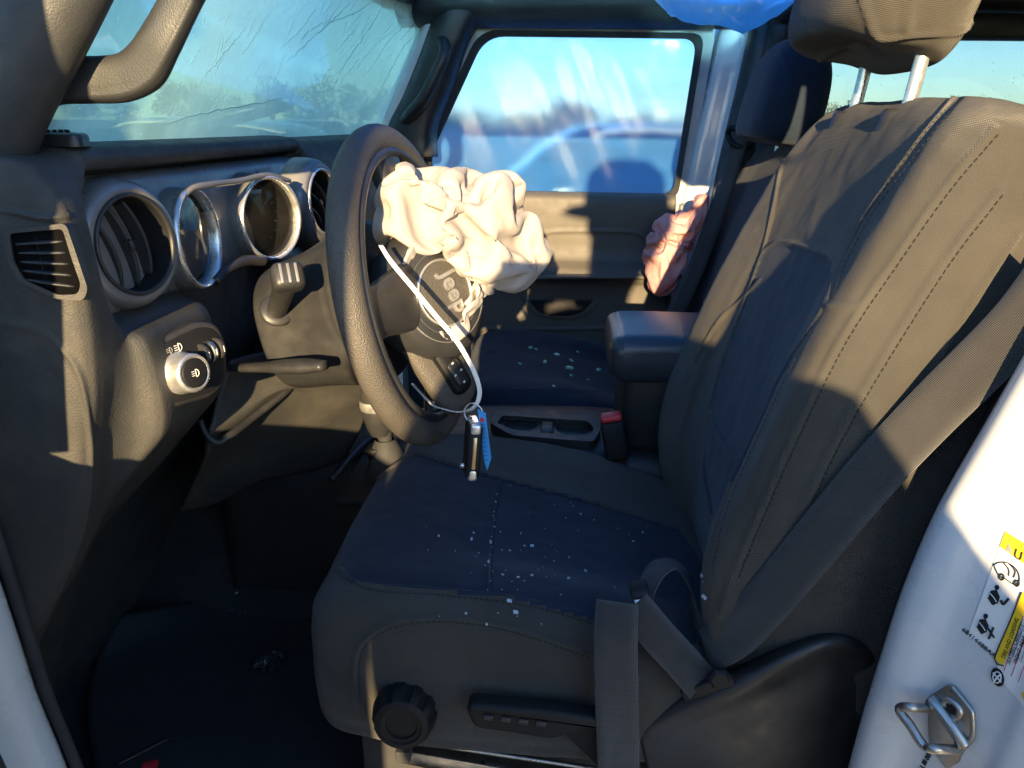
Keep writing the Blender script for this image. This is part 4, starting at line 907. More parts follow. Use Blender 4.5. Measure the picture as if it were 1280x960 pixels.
bl = [castline(KB, q, 90) for q in (
    [(1194, 121), (1140, 190), (1087, 261), (1052, 325), (1031, 382)], [(1031, 382), (1050, 384), (1074, 384)],
    [(1031, 382), (991, 444), (960, 506), (905, 630), (884, 715), (880, 770)],
    [(1242, 162), (1180, 235), (1115, 327), (1053, 420), (1000, 525), (953, 630), (915, 720), (900, 770)],
    [(1249, 237), (1177, 330), (1094, 461), (1046, 545), (1005, 630)],
    [(890, 640), (880, 570), (895, 480), (930, 380), (953, 317), (965, 305), (985, 303), (1032, 318), (1041, 331), (1031, 382)],
    [(988, 172), (975, 215), (967, 261), (953, 317)],
    [(885, 508), (895, 535), (910, 562), (926, 578)],
    [(868, 450), (900, 400), (930, 372), (950, 350)],
    [(1275, 290), (1215, 380), (1150, 500), (1090, 640)])]
v = groove(v, f, [q[0] for q in bl], 0.0030, 0.0032)
v += vnormals(v, f)*(0.0016*noise3(v, 12, 9, 3))[:, None]
back = mesh('backrest', v, f, FAB, seat, uv=uv)
B3 = bvh_of(v, f)
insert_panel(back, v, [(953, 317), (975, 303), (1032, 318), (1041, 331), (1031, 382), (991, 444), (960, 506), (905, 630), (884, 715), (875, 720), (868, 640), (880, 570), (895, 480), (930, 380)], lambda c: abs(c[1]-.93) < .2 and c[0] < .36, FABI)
for L, N in bl:
    if len(L) > 3: mesh('seam', *tube(L-N*0.0022, 0.0013, 5, smooth_path=False), THR, back)
def shift(pts, dx): return [(a+dx, b) for a, b in pts]
ll = [castline(B3, q, 90) for q in ([(1200, 125), (1146, 194), (1093, 265), (1058, 329), (1037, 386)], [(1249, 166), (1187, 239), (1122, 331), (1060, 424), (1007, 529), (960, 634), (922, 724)], [(1255, 241), (1184, 334), (1101, 465), (1053, 549), (1012, 634)], [(997, 446), (966, 508), (911, 632), (890, 717)])]
mesh('stitching', *stitches(ll)[:2], THR, back, smooth=False)['kind'] = 'stuff'
# slots for the posts on top
for y in (0.885, 1.045):
    mesh('post_guide', *lathe([(0.0085, 0.006), (0.018, 0.006), (0.020, 0.003), (0.021, -0.02)], (0.364, y, 1.512), (.1, 0, 1), 24, up=(0, 1, 0), sx=1.4), PLS, back)
# headrest
def hsec(h, hw, xf, xr):
    c = (xf+xr)/2; d = (xr-xf)/2
    return [(c-.028-d*math.copysign(abs(math.cos(t))**0.55, math.cos(t))+(h-1.6)*0.22, 0.972+hw*math.copysign(abs(math.sin(t))**0.62, math.sin(t)), h+0.05*math.cos(t)*0.35) for t in np.linspace(0, 2*PI, 22, endpoint=False)]
sec = [hsec(1.578, .05, .36, .40), hsec(1.580, .105, .315, .42), hsec(1.590, .128, .297, .43), hsec(1.62, .142, .290, .435), hsec(1.68, .148, .290, .432), hsec(1.74, .142, .300, .425), hsec(1.785, .12, .32, .41), hsec(1.80, .06, .345, .39)]
v, f, uv = loft(sec, 140, 120); HBR = bvh_of(v, f)
hl = [castline(HBR, q, 50) for q in ([(1075, -10), (1085, 20), (1098, 48), (1140, 44), (1200, 40), (1216, 25)], [(1133, 44), (1135, 20), (1137, -10)], [(1020, 78), (1050, 60), (1098, 48)])]
v = groove(v, f, [q[0] for q in hl], 0.003, 0.004)
hr = mesh('headrest', v, f, FAB, seat, uv=uv)
for y in (0.885, 1.045): mesh('post', *tube([(.355, y, 1.46), (.365, y, 1.548), (.372, y, 1.62)], 0.0075, 14, 8), CHR, hr)
# side plastic trim, knob, lever, rail
ctrl = [[P(a, b, Y=Y) for a, b, Y in row] for row in (
    [(790, 905, .685), (850, 866, .685), (915, 834, .69), (980, 800, .70), (1040, 783, .71), (1085, 796, .700), (1116, 832, .715)],
    [(796, 912, .668), (856, 874, .664), (920, 843, .662), (985, 808, .664), (1042, 790, .67), (1086, 804, .680), (1121, 842, .712)],
    [(800, 925, .664), (860, 890, .655), (925, 862, .648), (990, 826, .648), (1045, 806, .655), (1090, 818, .668), (1126, 858, .71)],
    [(804, 940, .666), (866, 908, .66), (930, 884, .66), (995, 850, .664), (1048, 830, .668), (1094, 842, .674), (1129, 884, .71)],
    [(810, 965, .67), (870, 940, .666), (940, 915, .665), (1000, 890, .666), (1050, 880, .67), (1095, 892, .678), (1129, 930, .71)],
    [(815, 1010, .68), (875, 1000, .68), (945, 1000, .68), (1005, 990, .68), (1055, 985, .68), (1095, 985, .69), (1126, 1000, .71)])]
v, f, uv = solid(surf(ctrl, 90, 70), -0.006); st_ = mesh('side_trim', v, f, PLS, seat)
TB = bvh_of(v, f)
cK = P(508, 884, Y=.668); nK = unit((0.02, -1, 0.10))
prof = [(0.036, 0.0), (0.0365, 0.010), (0.034, 0.024), (0.030, 0.031), (0.0235, 0.033), (0.0225, 0.031), (0.018, 0.0305), (0.0175, 0.028), (0.0001, 0.0285)]
v, f, uv = lathe(prof, cK, nK, 96, up=(0, 0, 1))
d = v-cK; h = d@nK; rad = d-np.outer(h, nK); rl = np.linalg.norm(rad, axis=1); an = np.arctan2(rad@unit(np.cross((0, 0, 1), nK)), rad[:, 2])
cut = (np.sin(an*10) > 0.25)*(h > 0.004)*(h < 0.030)*(rl > 0.026)
v = v-rad/(rl[:, None]+1e-9)*(0.0035*cut)[:, None]
kn = mesh('recline_knob', v, f, DRK, seat, auto=35)
q = [P(a, b, Y=.652) for a, b in ((585, 874), (590, 866), (640, 870), (700, 876), (760, 886), (760, 902), (735, 896), (690, 910), (640, 902), (596, 896))]
v, f = prism(roundpoly(q, 0.008), (0, -1, 0.15), 0.022, 0.006, 3); lv = mesh('height_lever', v, f, DRK, seat, auto=40)
q = [P(a, b, Y=.651) for a, b in ((690, 905), (758, 888), (770, 950), (752, 965))]
v, f = prism(roundpoly([p+A(0, .012, 0) for p in q], 0.006), (0, -1, 0.1), 0.012, 0.003); mesh('height_lever', v, f, DRK, seat, auto=40)
for k in range(4):
    a = P(610+k*22, 897+k*2.6, Y=.629); mesh('rib', *rbox(a, [(1, 0, -.1), (0, 1, 0), (.1, 0, 1)], (0.011, 0.003, 0.006), 0.0012), PLS, lv)
a = P(497, 938, Y=.70); b = P(760, 985, Y=.70)
rl_ = mesh('rail', *rbox((a+b)/2, [unit(b-a), (0, 1, 0), np.cross(unit(b-a), (0, 1, 0))], (np.linalg.norm(b-a), 0.02, 0.022), 0.004), STEEL, seat, auto=40)
mesh('bracket', *rbox(P(505, 940, Y=.688), np.eye(3), (0.018, 0.02, 0.018), 0.003), RUB, rl_, auto=40)
mesh('slider', *tube([P(540, 930, Y=.69), P(770, 965, Y=.69)], 0.003, 8, 6), STEEL, rl_)
box('base_frame', (-0.24, 0.72, 0.63), (0.30, 1.14, 0.81), RUB, seat, 0.02)

# ------------------------------------------------------------------ driver belt
belt = thing('seat_belt', (0.16, 0.66, 0.9), 'black seat belt slack across the near seat', 'seat belt')
nb = unit((-.35, -.9, .2))
pts = [P(1330, 330, Y=.625), P(1288, 388, Y=.63), P(1255, 425, Y=.635), P(1215, 465, Y=.64), P(1150, 530, Y=.648), P(1085, 600, Y=.652), P(1010, 690, Y=.655), P(955, 755, Y=.66), P(915, 795, Y=.675), P(880, 815, Y=.70)]
nn = [(-.75, -.6, .1), (-.72, -.65, .1), (-.60, -.75, .15), (-.45, -.85, .2), nb, nb, nb, nb, (-.5, -.8, .3), (-.6, -.6, .5)]
v, f, uv = ribbon(pts, nn, 0.047, 0.0016, 90); mesh('webbing', v, f, WEB, belt, uv=uv)
pts = [P(866, 712, Y=.74), P(842, 700, Y=.735), P(818, 712, Y=.715), P(800, 745, Y=.69), P(786, 752, Y=.672), P(772, 770, Y=.655), P(770, 820, Y=.640), P(771, 880, Y=.632), P(773, 940, Y=.630), P(774, 1010, Y=.632)]
pts = [P(772, 752, Y=.672), P(770, 790, Y=.650), P(770, 830, Y=.640), P(771, 880, Y=.632), P(773, 940, Y=.630), P(774, 1010, Y=.632)]
v, f, uv = ribbon(pts, [(0.1, -.75, .6), (0, -.95, .3), (0, -1, .1), (0, -1, 0), (0, -1, 0), (0, -1, 0)], 0.045, 0.0016, 50)
mesh('webbing', v, f, WEB, belt, uv=uv)
pts = [P(878, 856, Y=.655), P(852, 826, Y=.662), P(826, 798, Y=.668), P(806, 774, Y=.675), P(792, 758, Y=.68)]
v, f, uv = ribbon(pts, [unit((.25, -.85, .5))]*5, 0.040, 0.0016, 40); mesh('webbing', v, f, WEB, belt, uv=uv)
pts = [P(880, 800, Y=.715), P(868, 770, Y=.74), P(862, 730, Y=.76), P(850, 710, Y=.77), P(832, 706, Y=.77), P(816, 724, Y=.75), P(812, 756, Y=.72), P(822, 786, Y=.70)]
v, f, uv = ribbon(pts, [(-1, -.3, .2), (-1, -.4, .1), (-.8, -.3, -.6), (-.3, -.3, -1), (.3, -.3, -1), (.9, -.3, -.5), (1, -.3, 0), (1, -.4, .2)], 0.044, 0.0016, 60); mesh('webbing', v, f, WEB, belt, uv=uv)
a = P(799, 737, Y=.70); b = P(806, 768, Y=.685)
mesh('latch_tongue', *rbox((a+b)/2, [unit(b-a), unit(np.cross(b-a, (0, 1, 0))), np.cross(unit(b-a), unit(np.cross(b-a, (0, 1, 0))))], (0.032, 0.016, 0.003), 0.001), CHR, belt, auto=40)
mesh('tongue_grip', *rbox(a, [unit(b-a), unit(np.cross(b-a, (0, 1, 0))), (0, 1, 0)], (0.012, 0.020, 0.02), 0.004), DRK, belt, auto=40)
cA = P(884, 858, Y=.655)
mesh('anchor', *rbox(cA, [(1, 0, .55), (0, 1, 0), (-.55, 0, 1)], (0.058, 0.010, 0.016), 0.004), DRK, belt, auto=40)
mesh('anchor_bolt', *lathe([(0.012, 0), (0.012, 0.006), (0.009, 0.009), (0.0001, 0.009)], P(898, 845, Y=.652), (0, -1, .1), 6), DRK, belt, smooth=False)

# ------------------------------------------------------------------ passenger door
door = thing('passenger_door', (-0.05, 2.0, 0.66), 'far side door with dark inner panel and framed window', 'car door')
win = roundpoly([P(a, b, Y=2.0) for a, b in ((533, 248), (531, 190), (600, 38), (880, 42), (846, 248))], [.02, .03, .05, .035, .03], 7)
inn = roundpoly([P(a, b, Y=2.0) for a, b in ((540, 243), (539, 192), (606, 45), (872, 48), (841, 243))], [.02, .03, .05, .035, .03], 7)
outr = roundpoly([P(a, b, Y=2.0) for a, b in ((520, 256), (520, 176), (590, 20), (896, 26), (856, 256))], [.02, .03, .06, .05, .03], 7)
DPN = mat('door_panel_plastic', (0.10, 0.090, 0.076), 0.6, 0.35, bump=[('voro', 420, 0.4, 0.0008)], var=(10, 0.1), dust=(8, 0.15, (0.2, 0.17, 0.13)))
FRM = mat('door_frame_paint', (0.34, 0.35, 0.34), 0.45, 0.4, var=(8, 0.08))
mesh('window_frame', *ring_frame([p+A(0, -.012, 0) for p in outr], [p+A(0, -.012, 0) for p in win], (0, -1, 0), 0.05), FRM, door, auto=35)
mesh('weatherstrip', *ring_frame([p+A(0, -.018, 0) for p in win], [p+A(0, -.004, 0) for p in inn], (0, -1, 0), 0.016), RUB, door, auto=35)
# inner panel as a relief: rows down the door
ctrl = []
xs = np.linspace(-0.42, 0.275, 9)
for z, y in ((1.335, 1.995), (1.328, 1.972), (1.318, 1.962), (1.29, 1.960), (1.255, 1.962), (1.22, 1.966), (1.19, 1.968), (1.165, 1.960), (1.155, 1.942), (1.148, 1.925), (1.140, 1.915), (1.128, 1.914), (1.115, 1.924), (1.10, 1.938), (1.06, 1.945), (1.02, 1.945), (0.95, 1.945), (0.85, 1.948), (0.70, 1.955)):
    ctrl.append([(x+0.04*(z-1.3)*0.5, y+0.012*((x+0.05)/0.35)**4*0.6, z) for x in xs])
g = surf(ctrl, 120, 160); v, f, uv = solid(g, -0.01); DP = bvh_of(v, f)
dl = [castline(DP, q, 40)[0] for q in ([(655, 372), (668, 388), (690, 396), (720, 396), (738, 386), (746, 378)], [(600, 412), (680, 412), (760, 410), (820, 405)], [(672, 305), (680, 292), (700, 289), (770, 289), (800, 292), (812, 305)])]
v = groove(v, f, dl, 0.004, 0.004)
mesh('inner_panel', v, f, DPN, door, uv=uv)
c = P(700, 384, Y=1.943)
q = [P(a, b, Y=1.94) for a, b in ((660, 374), (742, 374), (730, 388), (714, 394), (686, 394), (672, 388))]
mesh('pull_cup', *prism(roundpoly(q, 0.006), (0, -1, 0), 0.006, 0.003), PLS, door, auto=40)
v, f, uv = tube([P(648, 347, Y=1.916), P(720, 346, Y=1.905), P(815, 346, Y=1.905), P(850, 345, Y=1.92)], 0.012, 10, 24, flat=0.6, up=(0, 0, 1)); mesh('armrest', v, f, DPN, door)
v, f, uv = tube([P(545, 247, Y=1.985), P(700, 247, Y=1.985), P(845, 250, Y=1.985)], 0.006, 8, 20); mesh('belt_molding', v, f, RUB, door)
q = [P(a, b, Y=2.03) for a, b in ((520, 250), (520, 180), (590, 20), (896, 26), (856, 250))]
box('outer_skin', (-0.46, 2.005, 0.66), (0.29, 2.06, 1.315), WHT, door, 0.01)
# blue crash-wrap film over the broken window
gf = np.zeros((40, 60, 3)); xx = np.linspace(-.40, .345, 60); zz = np.linspace(1.27, 1.76, 40)
gf[..., 0] = xx[None]; gf[..., 2] = zz[:, None]
k = np.stack(np.broadcast_arrays(gf[..., 0]*3.0+gf[..., 2]*1.2, gf[..., 2]*0.8, 0), -1).reshape(-1, 3)
gf[..., 1] = 2.035+(0.0035*noise3(k, 3.0, 2, 3)).reshape(40, 60)
uvf = np.stack([gf[..., 0].ravel(), gf[..., 2].ravel()], 1)
tag(mesh('window_film', gf.reshape(-1, 3), grid_faces(40, 60, False), FILM, uv=uvf), 'wrinkled blue plastic film stretched over the far door window', 'plastic film')
# blue film over the open roof, sagging on the passenger side
ctrl = []
for x, sag in ((-.40, 0), (-.2, .02), (0.0, .02), (0.12, .02), (0.2, .085), (0.28, .098), (0.35, .098), (0.42, .06), (0.48, 0)):
    ctrl.append([(x, 0.62, 1.842), (x, 0.70, 1.840), (x, 0.9, 1.830), (x, 1.2, 1.822-sag*.3), (x, 1.45, 1.81-sag*.8), (x, 1.62, 1.80-sag*1.15), (x, 1.75, 1.80-sag*.9), (x, 1.87, 1.825-sag*.5), (x, 1.95, 1.842), (x, 2.0, 1.845)])
g = surf(ctrl, 110, 110); g[..., 2] += (0.010*noise3(g.reshape(-1, 3), 9, 5, 3)-0.006*(1-np.clip(np.abs(noise3(g.reshape(-1, 3)*A(1, .5, 1), 14, 6, 2))*3, 0, 1))**1.5).reshape(110, 110)
tag(mesh('roof_film', g.reshape(-1, 3), grid_faces(110, 110, False), FILM2, uv=g.reshape(-1, 3)[:, :2]), 'bright blue plastic film sagging under the open roof', 'plastic film')

# ------------------------------------------------------------------ passenger seat
ps = thing('passenger_seat', (0.05, 1.65, 0.62), 'far black fabric seat with greenish glass crumbs on its cushion', 'car seat')
sec = [csec(-.235, .10, .93, .90, 0, 0, 1.66), csec(-.232, .165, .95, .87, 0, 0, 1.66), csec(-.222, .205, .972, .85, 0, -.004, 1.66), csec(-.197, .235, .985, .84, 0, -.004, 1.66), csec(-.14, .252, .990, .83, .002, .002, 1.66),
       csec(-.06, .260, .985, .82, .004, .008, 1.66), csec(.05, .262, .970, .80, .006, .014, 1.66), csec(.16, .262, .935, .80, .008, .012, 1.66), csec(.25, .25, .900, .80, .004, .008, 1.66)]
v, f, uv = loft(sec, 150, 110); PB = bvh_of(v, f)
pl = [castline(PB, q, 40) for q in ([(612, 490), (660, 488), (710, 487), (775, 492)], [(713, 437), (714, 460), (713, 486)])]
v = groove(v, f, [q[0] for q in pl], 0.004, 0.004); v += vnormals(v, f)*(0.0015*noise3(v, 14, 14, 3))[:, None]
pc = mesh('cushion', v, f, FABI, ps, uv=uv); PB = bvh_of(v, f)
def bsec2(*a): return [(x+0.125, y+0.73, z) for x, y, z in bsec(*a)]
sec = [bsec2(.86, .235, .215, .25, .38, 0), bsec2(.92, .252, .185, .235, .39, 0), bsec2(1.0, .258, .165, .222, .39, 0), bsec2(1.08, .262, .168, .226, .39, 0), bsec2(1.18, .262, .197, .246, .395, 0), bsec2(1.28, .258, .230, .270, .40, 0),
       bsec2(1.38, .250, .266, .296, .41, 0), bsec2(1.44, .235, .292, .312, .415, 0), bsec2(1.485, .215, .318, .328, .415, 0), bsec2(1.505, .18, .34, .342, .405, 0), bsec2(1.512, .10, .37, .37, .39, 0)]
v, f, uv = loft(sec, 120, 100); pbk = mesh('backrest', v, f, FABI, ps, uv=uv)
def hsec2(h, hw, xf, xr):
    c = (xf+xr)/2; d = (xr-xf)/2
    return [(c-d*math.copysign(abs(math.cos(t))**0.6, math.cos(t))+(h-1.6)*0.22+.015, 1.66+hw*math.copysign(abs(math.sin(t))**0.62, math.sin(t)), h-.055+0.012*math.cos(t)) for t in np.linspace(0, 2*PI, 22, endpoint=False)]
sec = [hsec2(1.520, .05, .40, .46), hsec2(1.523, .10, .365, .475), hsec2(1.535, .122, .352, .48), hsec2(1.57, .135, .348, .482), hsec2(1.62, .138, .348, .478), hsec2(1.665, .130, .352, .468), hsec2(1.70, .105, .37, .45), hsec2(1.71, .05, .39, .43)]
v, f, uv = loft(sec, 80, 70); HB2 = bvh_of(v, f)
L = castline(HB2, [(965, 42), (985, 80), (990, 130), (985, 160)], 40)[0]; v = groove(v, f, [L], 0.004, 0.004)
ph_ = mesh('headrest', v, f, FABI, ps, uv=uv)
for y in (1.59, 1.73): mesh('post', *tube([(.45, y, 1.40), (.45, y, 1.49)], 0.007, 10, 6), CHR, ph_)

# ------------------------------------------------------------------ passenger belt with its guide loop
pb = thing('seat_belt', (0.36, 1.88, 1.2), 'dark seat belt hanging from the far pillar beside the far seat', 'seat belt')
pts = [P(926, 172, Y=1.86), P(918, 195, Y=1.85), P(908, 230, Y=1.83), P(892, 275, Y=1.80), P(872, 330, Y=1.78), P(850, 380, Y=1.77), P(830, 420, Y=1.77)]
mesh('webbing', *ribbon(pts, [(-.7, -.7, 0)]*7, 0.046, 0.002, 40), WEB, pb)
v, f, uv = tube([P(910, 168, Y=1.87), P(914, 160, Y=1.86), P(928, 166, Y=1.85), P(940, 176, Y=1.85), P(930, 184, Y=1.85), P(916, 180, Y=1.86)], 0.007, 8, 40, closed=True); mesh('guide_loop', v, f, DRK, pb)
# pinkish burst side airbag between far seat and door
out = [(809, 310), (816, 290), (826, 275), (842, 270), (858, 262), (870, 250), (885, 247), (882, 262), (876, 282), (866, 300), (858, 318), (848, 345), (838, 362), (830, 378), (817, 366), (812, 340)]
x1, f = crush([tuple(np.mean(out, 0)+(np.array(q)-np.mean(out, 0))*(1.12, 1.16)) for q in out], 1.83, 0.05, 6, 1.22, 5, 1, 110, 0.0, 0.007)
tag(mesh('side_airbag', x1, f, PNK), 'pink stained crumpled side airbag hanging between far seat and door', 'airbag')

# ------------------------------------------------------------------ center console
con = thing('center_console', (0.0, 1.28, 0.70), 'dark center console with cup holders and padded armrest', 'console')
def cz(x): return float(np.interp(x, [-.55, -.40, -.25, -.1, .08, .2, .5], [.90, .935, .955, .965, .965, .96, .96]))
ctrl = []
for x in (-.60, -.5, -.42, -.34, -.26, -.18, -.1, 0, .08, .2, .5):
    z = cz(x); ctrl.append([(x, 1.155, .66), (x, 1.158, z-.06), (x, 1.163, z-.02), (x, 1.172, z-.004), (x, 1.185, z), (x, 1.28, z), (x, 1.375, z), (x, 1.39, z-.006), (x, 1.40, z-.03), (x, 1.405, .66)])
v, f, uv = solid(surf(ctrl, 70, 60), 0.004); mesh('housing', v, f, PLS, con)
# cup holder tray: rim with two wells and divider
c0 = A(-.028, 1.285, .985)
rim_o = roundpoly([P(a, b, Z=.985) for a, b in ((612, 528), (622, 513), (740, 521), (752, 534), (742, 552), (640, 544))], 0.012)
rim_i = roundpoly([P(a, b, Z=.985) for a, b in ((621, 529), (628, 519), (734, 526), (743, 535), (736, 546), (644, 538))], 0.010)
mesh('cup_tray', *ring_frame(rim_o, rim_i, (0, 0, 1), 0.03), PLS, con, auto=40)
bm = bmesh.new()
def loop_(pts):
    vs = [bm.verts.new(p) for p in pts]
    for i in range(len(vs)): bm.edges.new((vs[i-1], vs[i]))
loop_([p-A(0, 0, .010) for p in rim_i])
wells = [P(651, 531, Z=.975), P(716, 536, Z=.975)]
for c in wells: loop_([c+A(math.cos(t)*.031, math.sin(t)*.031, 0) for t in np.linspace(0, 2*PI, 28, endpoint=False)])
bmesh.ops.triangle_fill(bm, use_beauty=True, edges=bm.edges[:]); bm.verts.index_update()
mesh('tray_floor', [q.co[:] for q in bm.verts], [[x.index for x in q.verts] for q in bm.faces], PLS, con, smooth=False); bm.free()
for c in wells: mesh('cup_well', *lathe([(0.034, 0.002), (0.0315, 0.003), (0.0305, 0.0), (0.029, -0.05), (0.0001, -0.052)], c, (0, 0, 1), 32), DRK, con)
c = P(684, 533, Z=.985); mesh('divider', *rbox(c-A(0, 0, .008), np.eye(3), (0.022, 0.050, 0.018), 0.004), PLS, con, auto=40)
# armrest box
ctrl = []
v1, f1 = rbox((.24, 1.285, 1.045), np.eye(3), (0.27, 0.18, 0.17), 0.02, 3); mesh('armrest_box', v1, f1, PLS, con, auto=40)
def asec(x, k, zt, zb):
    return [(x, 1.28+y*k, zt+(zb-zt)*z) for y, z in ((-.095, 1), (-.112, .8), (-.116, .5), (-.112, .2), (-.098, .04), (-.06, 0), (0, -.02), (.06, 0), (.098, .04), (.112, .2), (.116, .5), (.112, .8), (.095, 1), (0, 1.02))]
sec = [asec(.078, .72, 1.155, 1.115), asec(.083, .86, 1.166, 1.105), asec(.096, .93, 1.172, 1.098), asec(.12, .95, 1.175, 1.094), asec(.25, .95, 1.175, 1.10), asec(.36, .95, 1.172, 1.10), asec(.38, .86, 1.155, 1.11)]
v, f, uv = loft(sec, 70, 50); AB = bvh_of(v, f); L = castline(AB, [(763, 436), (772, 440), (800, 438), (840, 436)], 30)[0]
v = groove(v, f, [L], 0.003, 0.003); mesh('armrest_lid', v, f, BLUEP, con)
# shifter boot, lever, transfer lever
c = P(498, 560, Z=.96)
mesh('shift_plate', *rbox(P(486, 600, Z=.952), [(1, 0, 0), (0, 1, 0), (0, 0, 1)], (0.13, 0.17, 0.012), 0.005), DRK, con, auto=40)
mesh('shift_ring', *lathe([(0.044, 0.0), (0.046, 0.006), (0.042, 0.010), (0.038, 0.006)], P(486, 592, Z=.955), (0, 0, 1), 40, sx=1.2), CHR if False else PLS, con)
ctrl = P(486, 592, Z=.955)
mesh('shift_boot', *lathe([(0.040, 0.0), (0.034, 0.012), (0.030, 0.03), (0.022, 0.05), (0.016, 0.062)], ctrl, (-.05, 0, 1), 28), RUB, con)
mesh('shift_lever', *tube([ctrl+A(-.002, 0, .05), ctrl+A(-.006, 0, .085), ctrl+A(-.010, 0, .10)], [.010, .013, .024], 16, 12), RUB, con)
mesh('shift_knob', *lathe([(0.0001, 0.052), (0.016, 0.050), (0.025, 0.040), (0.027, 0.028), (0.027, 0.016), (0.0275, 0.012), (0.026, 0.0), (0.022, -0.02), (0.016, -0.035)], ctrl+A(-.012, 0, .105), (-.05, 0, 1), 30), PLS, con)
mesh('knob_ring', *lathe([(0.0272, 0.010), (0.0285, 0.014), (0.0282, 0.022), (0.0268, 0.026)], ctrl+A(-.012, 0, .105), (-.05, 0, 1), 30), CHR, con)
b = P(475, 585, Z=.968); mesh('transfer_lever', *tube([b, b+A(-.004, 0, .02), b+A(-.008, 0, .036)], [.012, .013, .016], 14, 12), DRK, con)
v, f, uv = tube([P(415, 600, Z=.95), P(440, 570, Z=.955), P(470, 545, Z=.96), P(520, 530, Z=.965)], 0.007, 8, 30); mesh('side_ridge', v, f, PLS, con)
# buckle
bk = thing('belt_buckle', (.09, 1.17, .94), 'black seat belt buckle with red release button beside the armrest', 'belt buckle')
bt = P(764, 522, Y=1.17); dn = P(772, 570, Y=1.16)-bt; du_ = unit(-dn); bx_ = unit(np.cross((0, 1, 0), du_))
mesh('housing', *rbox(bt+dn*0.5-du_*0.004, [bx_, (0, 1, 0), du_], (0.040, 0.030, np.linalg.norm(dn)), 0.006, 3), DRK, bk, auto=40)
mesh('release_button', *rbox(bt+du_*0.001, [bx_, (0, 1, 0), du_], (0.035, 0.024, 0.012), 0.004, 3), RED, bk, auto=40)
mesh('stalk', *ribbon([bt+dn*0.9, bt+dn*1.4, bt+dn*2.0], [(0, -1, 0)]*3, 0.032, 0.004, 10), WEB, bk)

# ------------------------------------------------------------------ white cable tie through the wheel, key and tag
zt = [(476, 306, .80), (490, 328, .78), (515, 358, .775), (545, 395, .775), (570, 425, .78), (588, 455, .785), (598, 480, .79), (599, 497, .795), (591, 511, .80), (574, 516, .815), (555, 512, .83), (540, 506, .85), (515, 480, .875)]
v, f, uv = ribbon([P(a, b, Y=Y) for a, b, Y in zt], [(.6, -.8, .2)]*5+[(.5, -.8, .3)]*4+[(0, -.4, -.9)]*4, 0.0052, 0.0013, 110)
tag(mesh('cable_tie', v, f, ZIP), 'long white cable tie looped through the steering wheel, holding the key', 'cable tie')
key = thing('car_key', tuple(P(590, 595, Y=.775)), 'flip key fob with silver ends hanging on a ring from the cable tie', 'car key')
t, a, b = A(0, 0, 1), unit((.9, -.3, 0)), None
cR = P(592, 517, Y=.796); v, f, uv = tube([cR+unit((.95, -.25, 0))*0.0115*math.cos(q)+A(0, 0, 1)*0.0125*math.sin(q) for q in np.linspace(0, 2*PI, 14, endpoint=False)], 0.0009, 6, 50, closed=True); mesh('key_ring', v, f, CHR, key)
top = P(593, 526, Y=.79); bot = P(588, 594, Y=.785); kd = unit(bot-top); kl = np.linalg.norm(bot-top); ks = unit(np.cross(kd, (0.25, -1, 0))); kn_ = np.cross(kd, ks)
mid = (top+bot)/2
mesh('fob_body', *rbox(mid, [ks, kn_, kd], (0.0175, 0.036, kl*0.98), 0.006, 4), DRK, key, auto=50)
mesh('end_cap', *rbox(top+kd*0.005-kn_*np.sign(kn_[1])*0.0006, [ks, kn_, kd], (0.0120, 0.0366, 0.013), 0.003, 3), CHR, key, auto=50)
mesh('end_cap', *rbox(bot-kd*0.007, [ks, kn_, kd], (0.0120, 0.0366, 0.016), 0.004, 3), CHR, key, auto=50)
sg_ = -1 if kn_[1] > 0 else 1
mesh('key_blade', *rbox(mid+kn_*sg_*0.0172, [ks, kn_, kd], (0.0042, 0.003, kl*0.58), 0.0008), mat('brass_blade', (0.62, 0.50, 0.30), 0.3, 0.5, metal=1), key, auto=40)
mesh('pivot', *lathe([(0.003, 0), (0.003, 0.004), (0.0001, 0.005)], bot-kd*0.012-ks*0.0085*np.sign(ks[0]), -ks*np.sign(ks[0]), 12), CHR, key)
q = [P(a, b, Y=Y) for a, b, Y in ((597, 511, .790), (607, 516, .786), (615, 572, .780), (609, 588, .779), (606, 576, .782))]
n_ = unit(np.cross(q[1]-q[0], q[3]-q[0])); n_ = n_ if n_[1] < 0 else -n_
tagt = thing('key_tag', tuple(q[0]), 'narrow blue paper tag hanging beside the key fob', 'tag')
mesh('tag_paper', *prism([p-n_*np.dot(p-q[0], n_) for p in q], n_, 0.0005), BTAG, tagt, smooth=False)
for k in range(9):
    a = q[1]*0.5+q[0]*0.5; b = q[3]; c = a+(b-a)*(0.22+0.075*k); mesh('print_line', *rbox(c-n_*np.dot(c-q[0], n_)+n_*0.0008, [unit(b-a), np.cross(n_, unit(b-a)), n_], (0.0009, 0.0055, 0.0002), 0), mat('tag_print', (0.02, 0.10, 0.3), 0.6), tagt, smooth=False)
mesh('print_logo', *lathe([(0.0028, 0), (0.0028, 0.0003), (0.0001, 0.0003)], (lambda c: c-n_*np.dot(c-q[0], n_)+n_*0.0006)(q[0]*.45+q[1]*.4+q[3]*.15), n_, 12), RED, tagt, smooth=False)

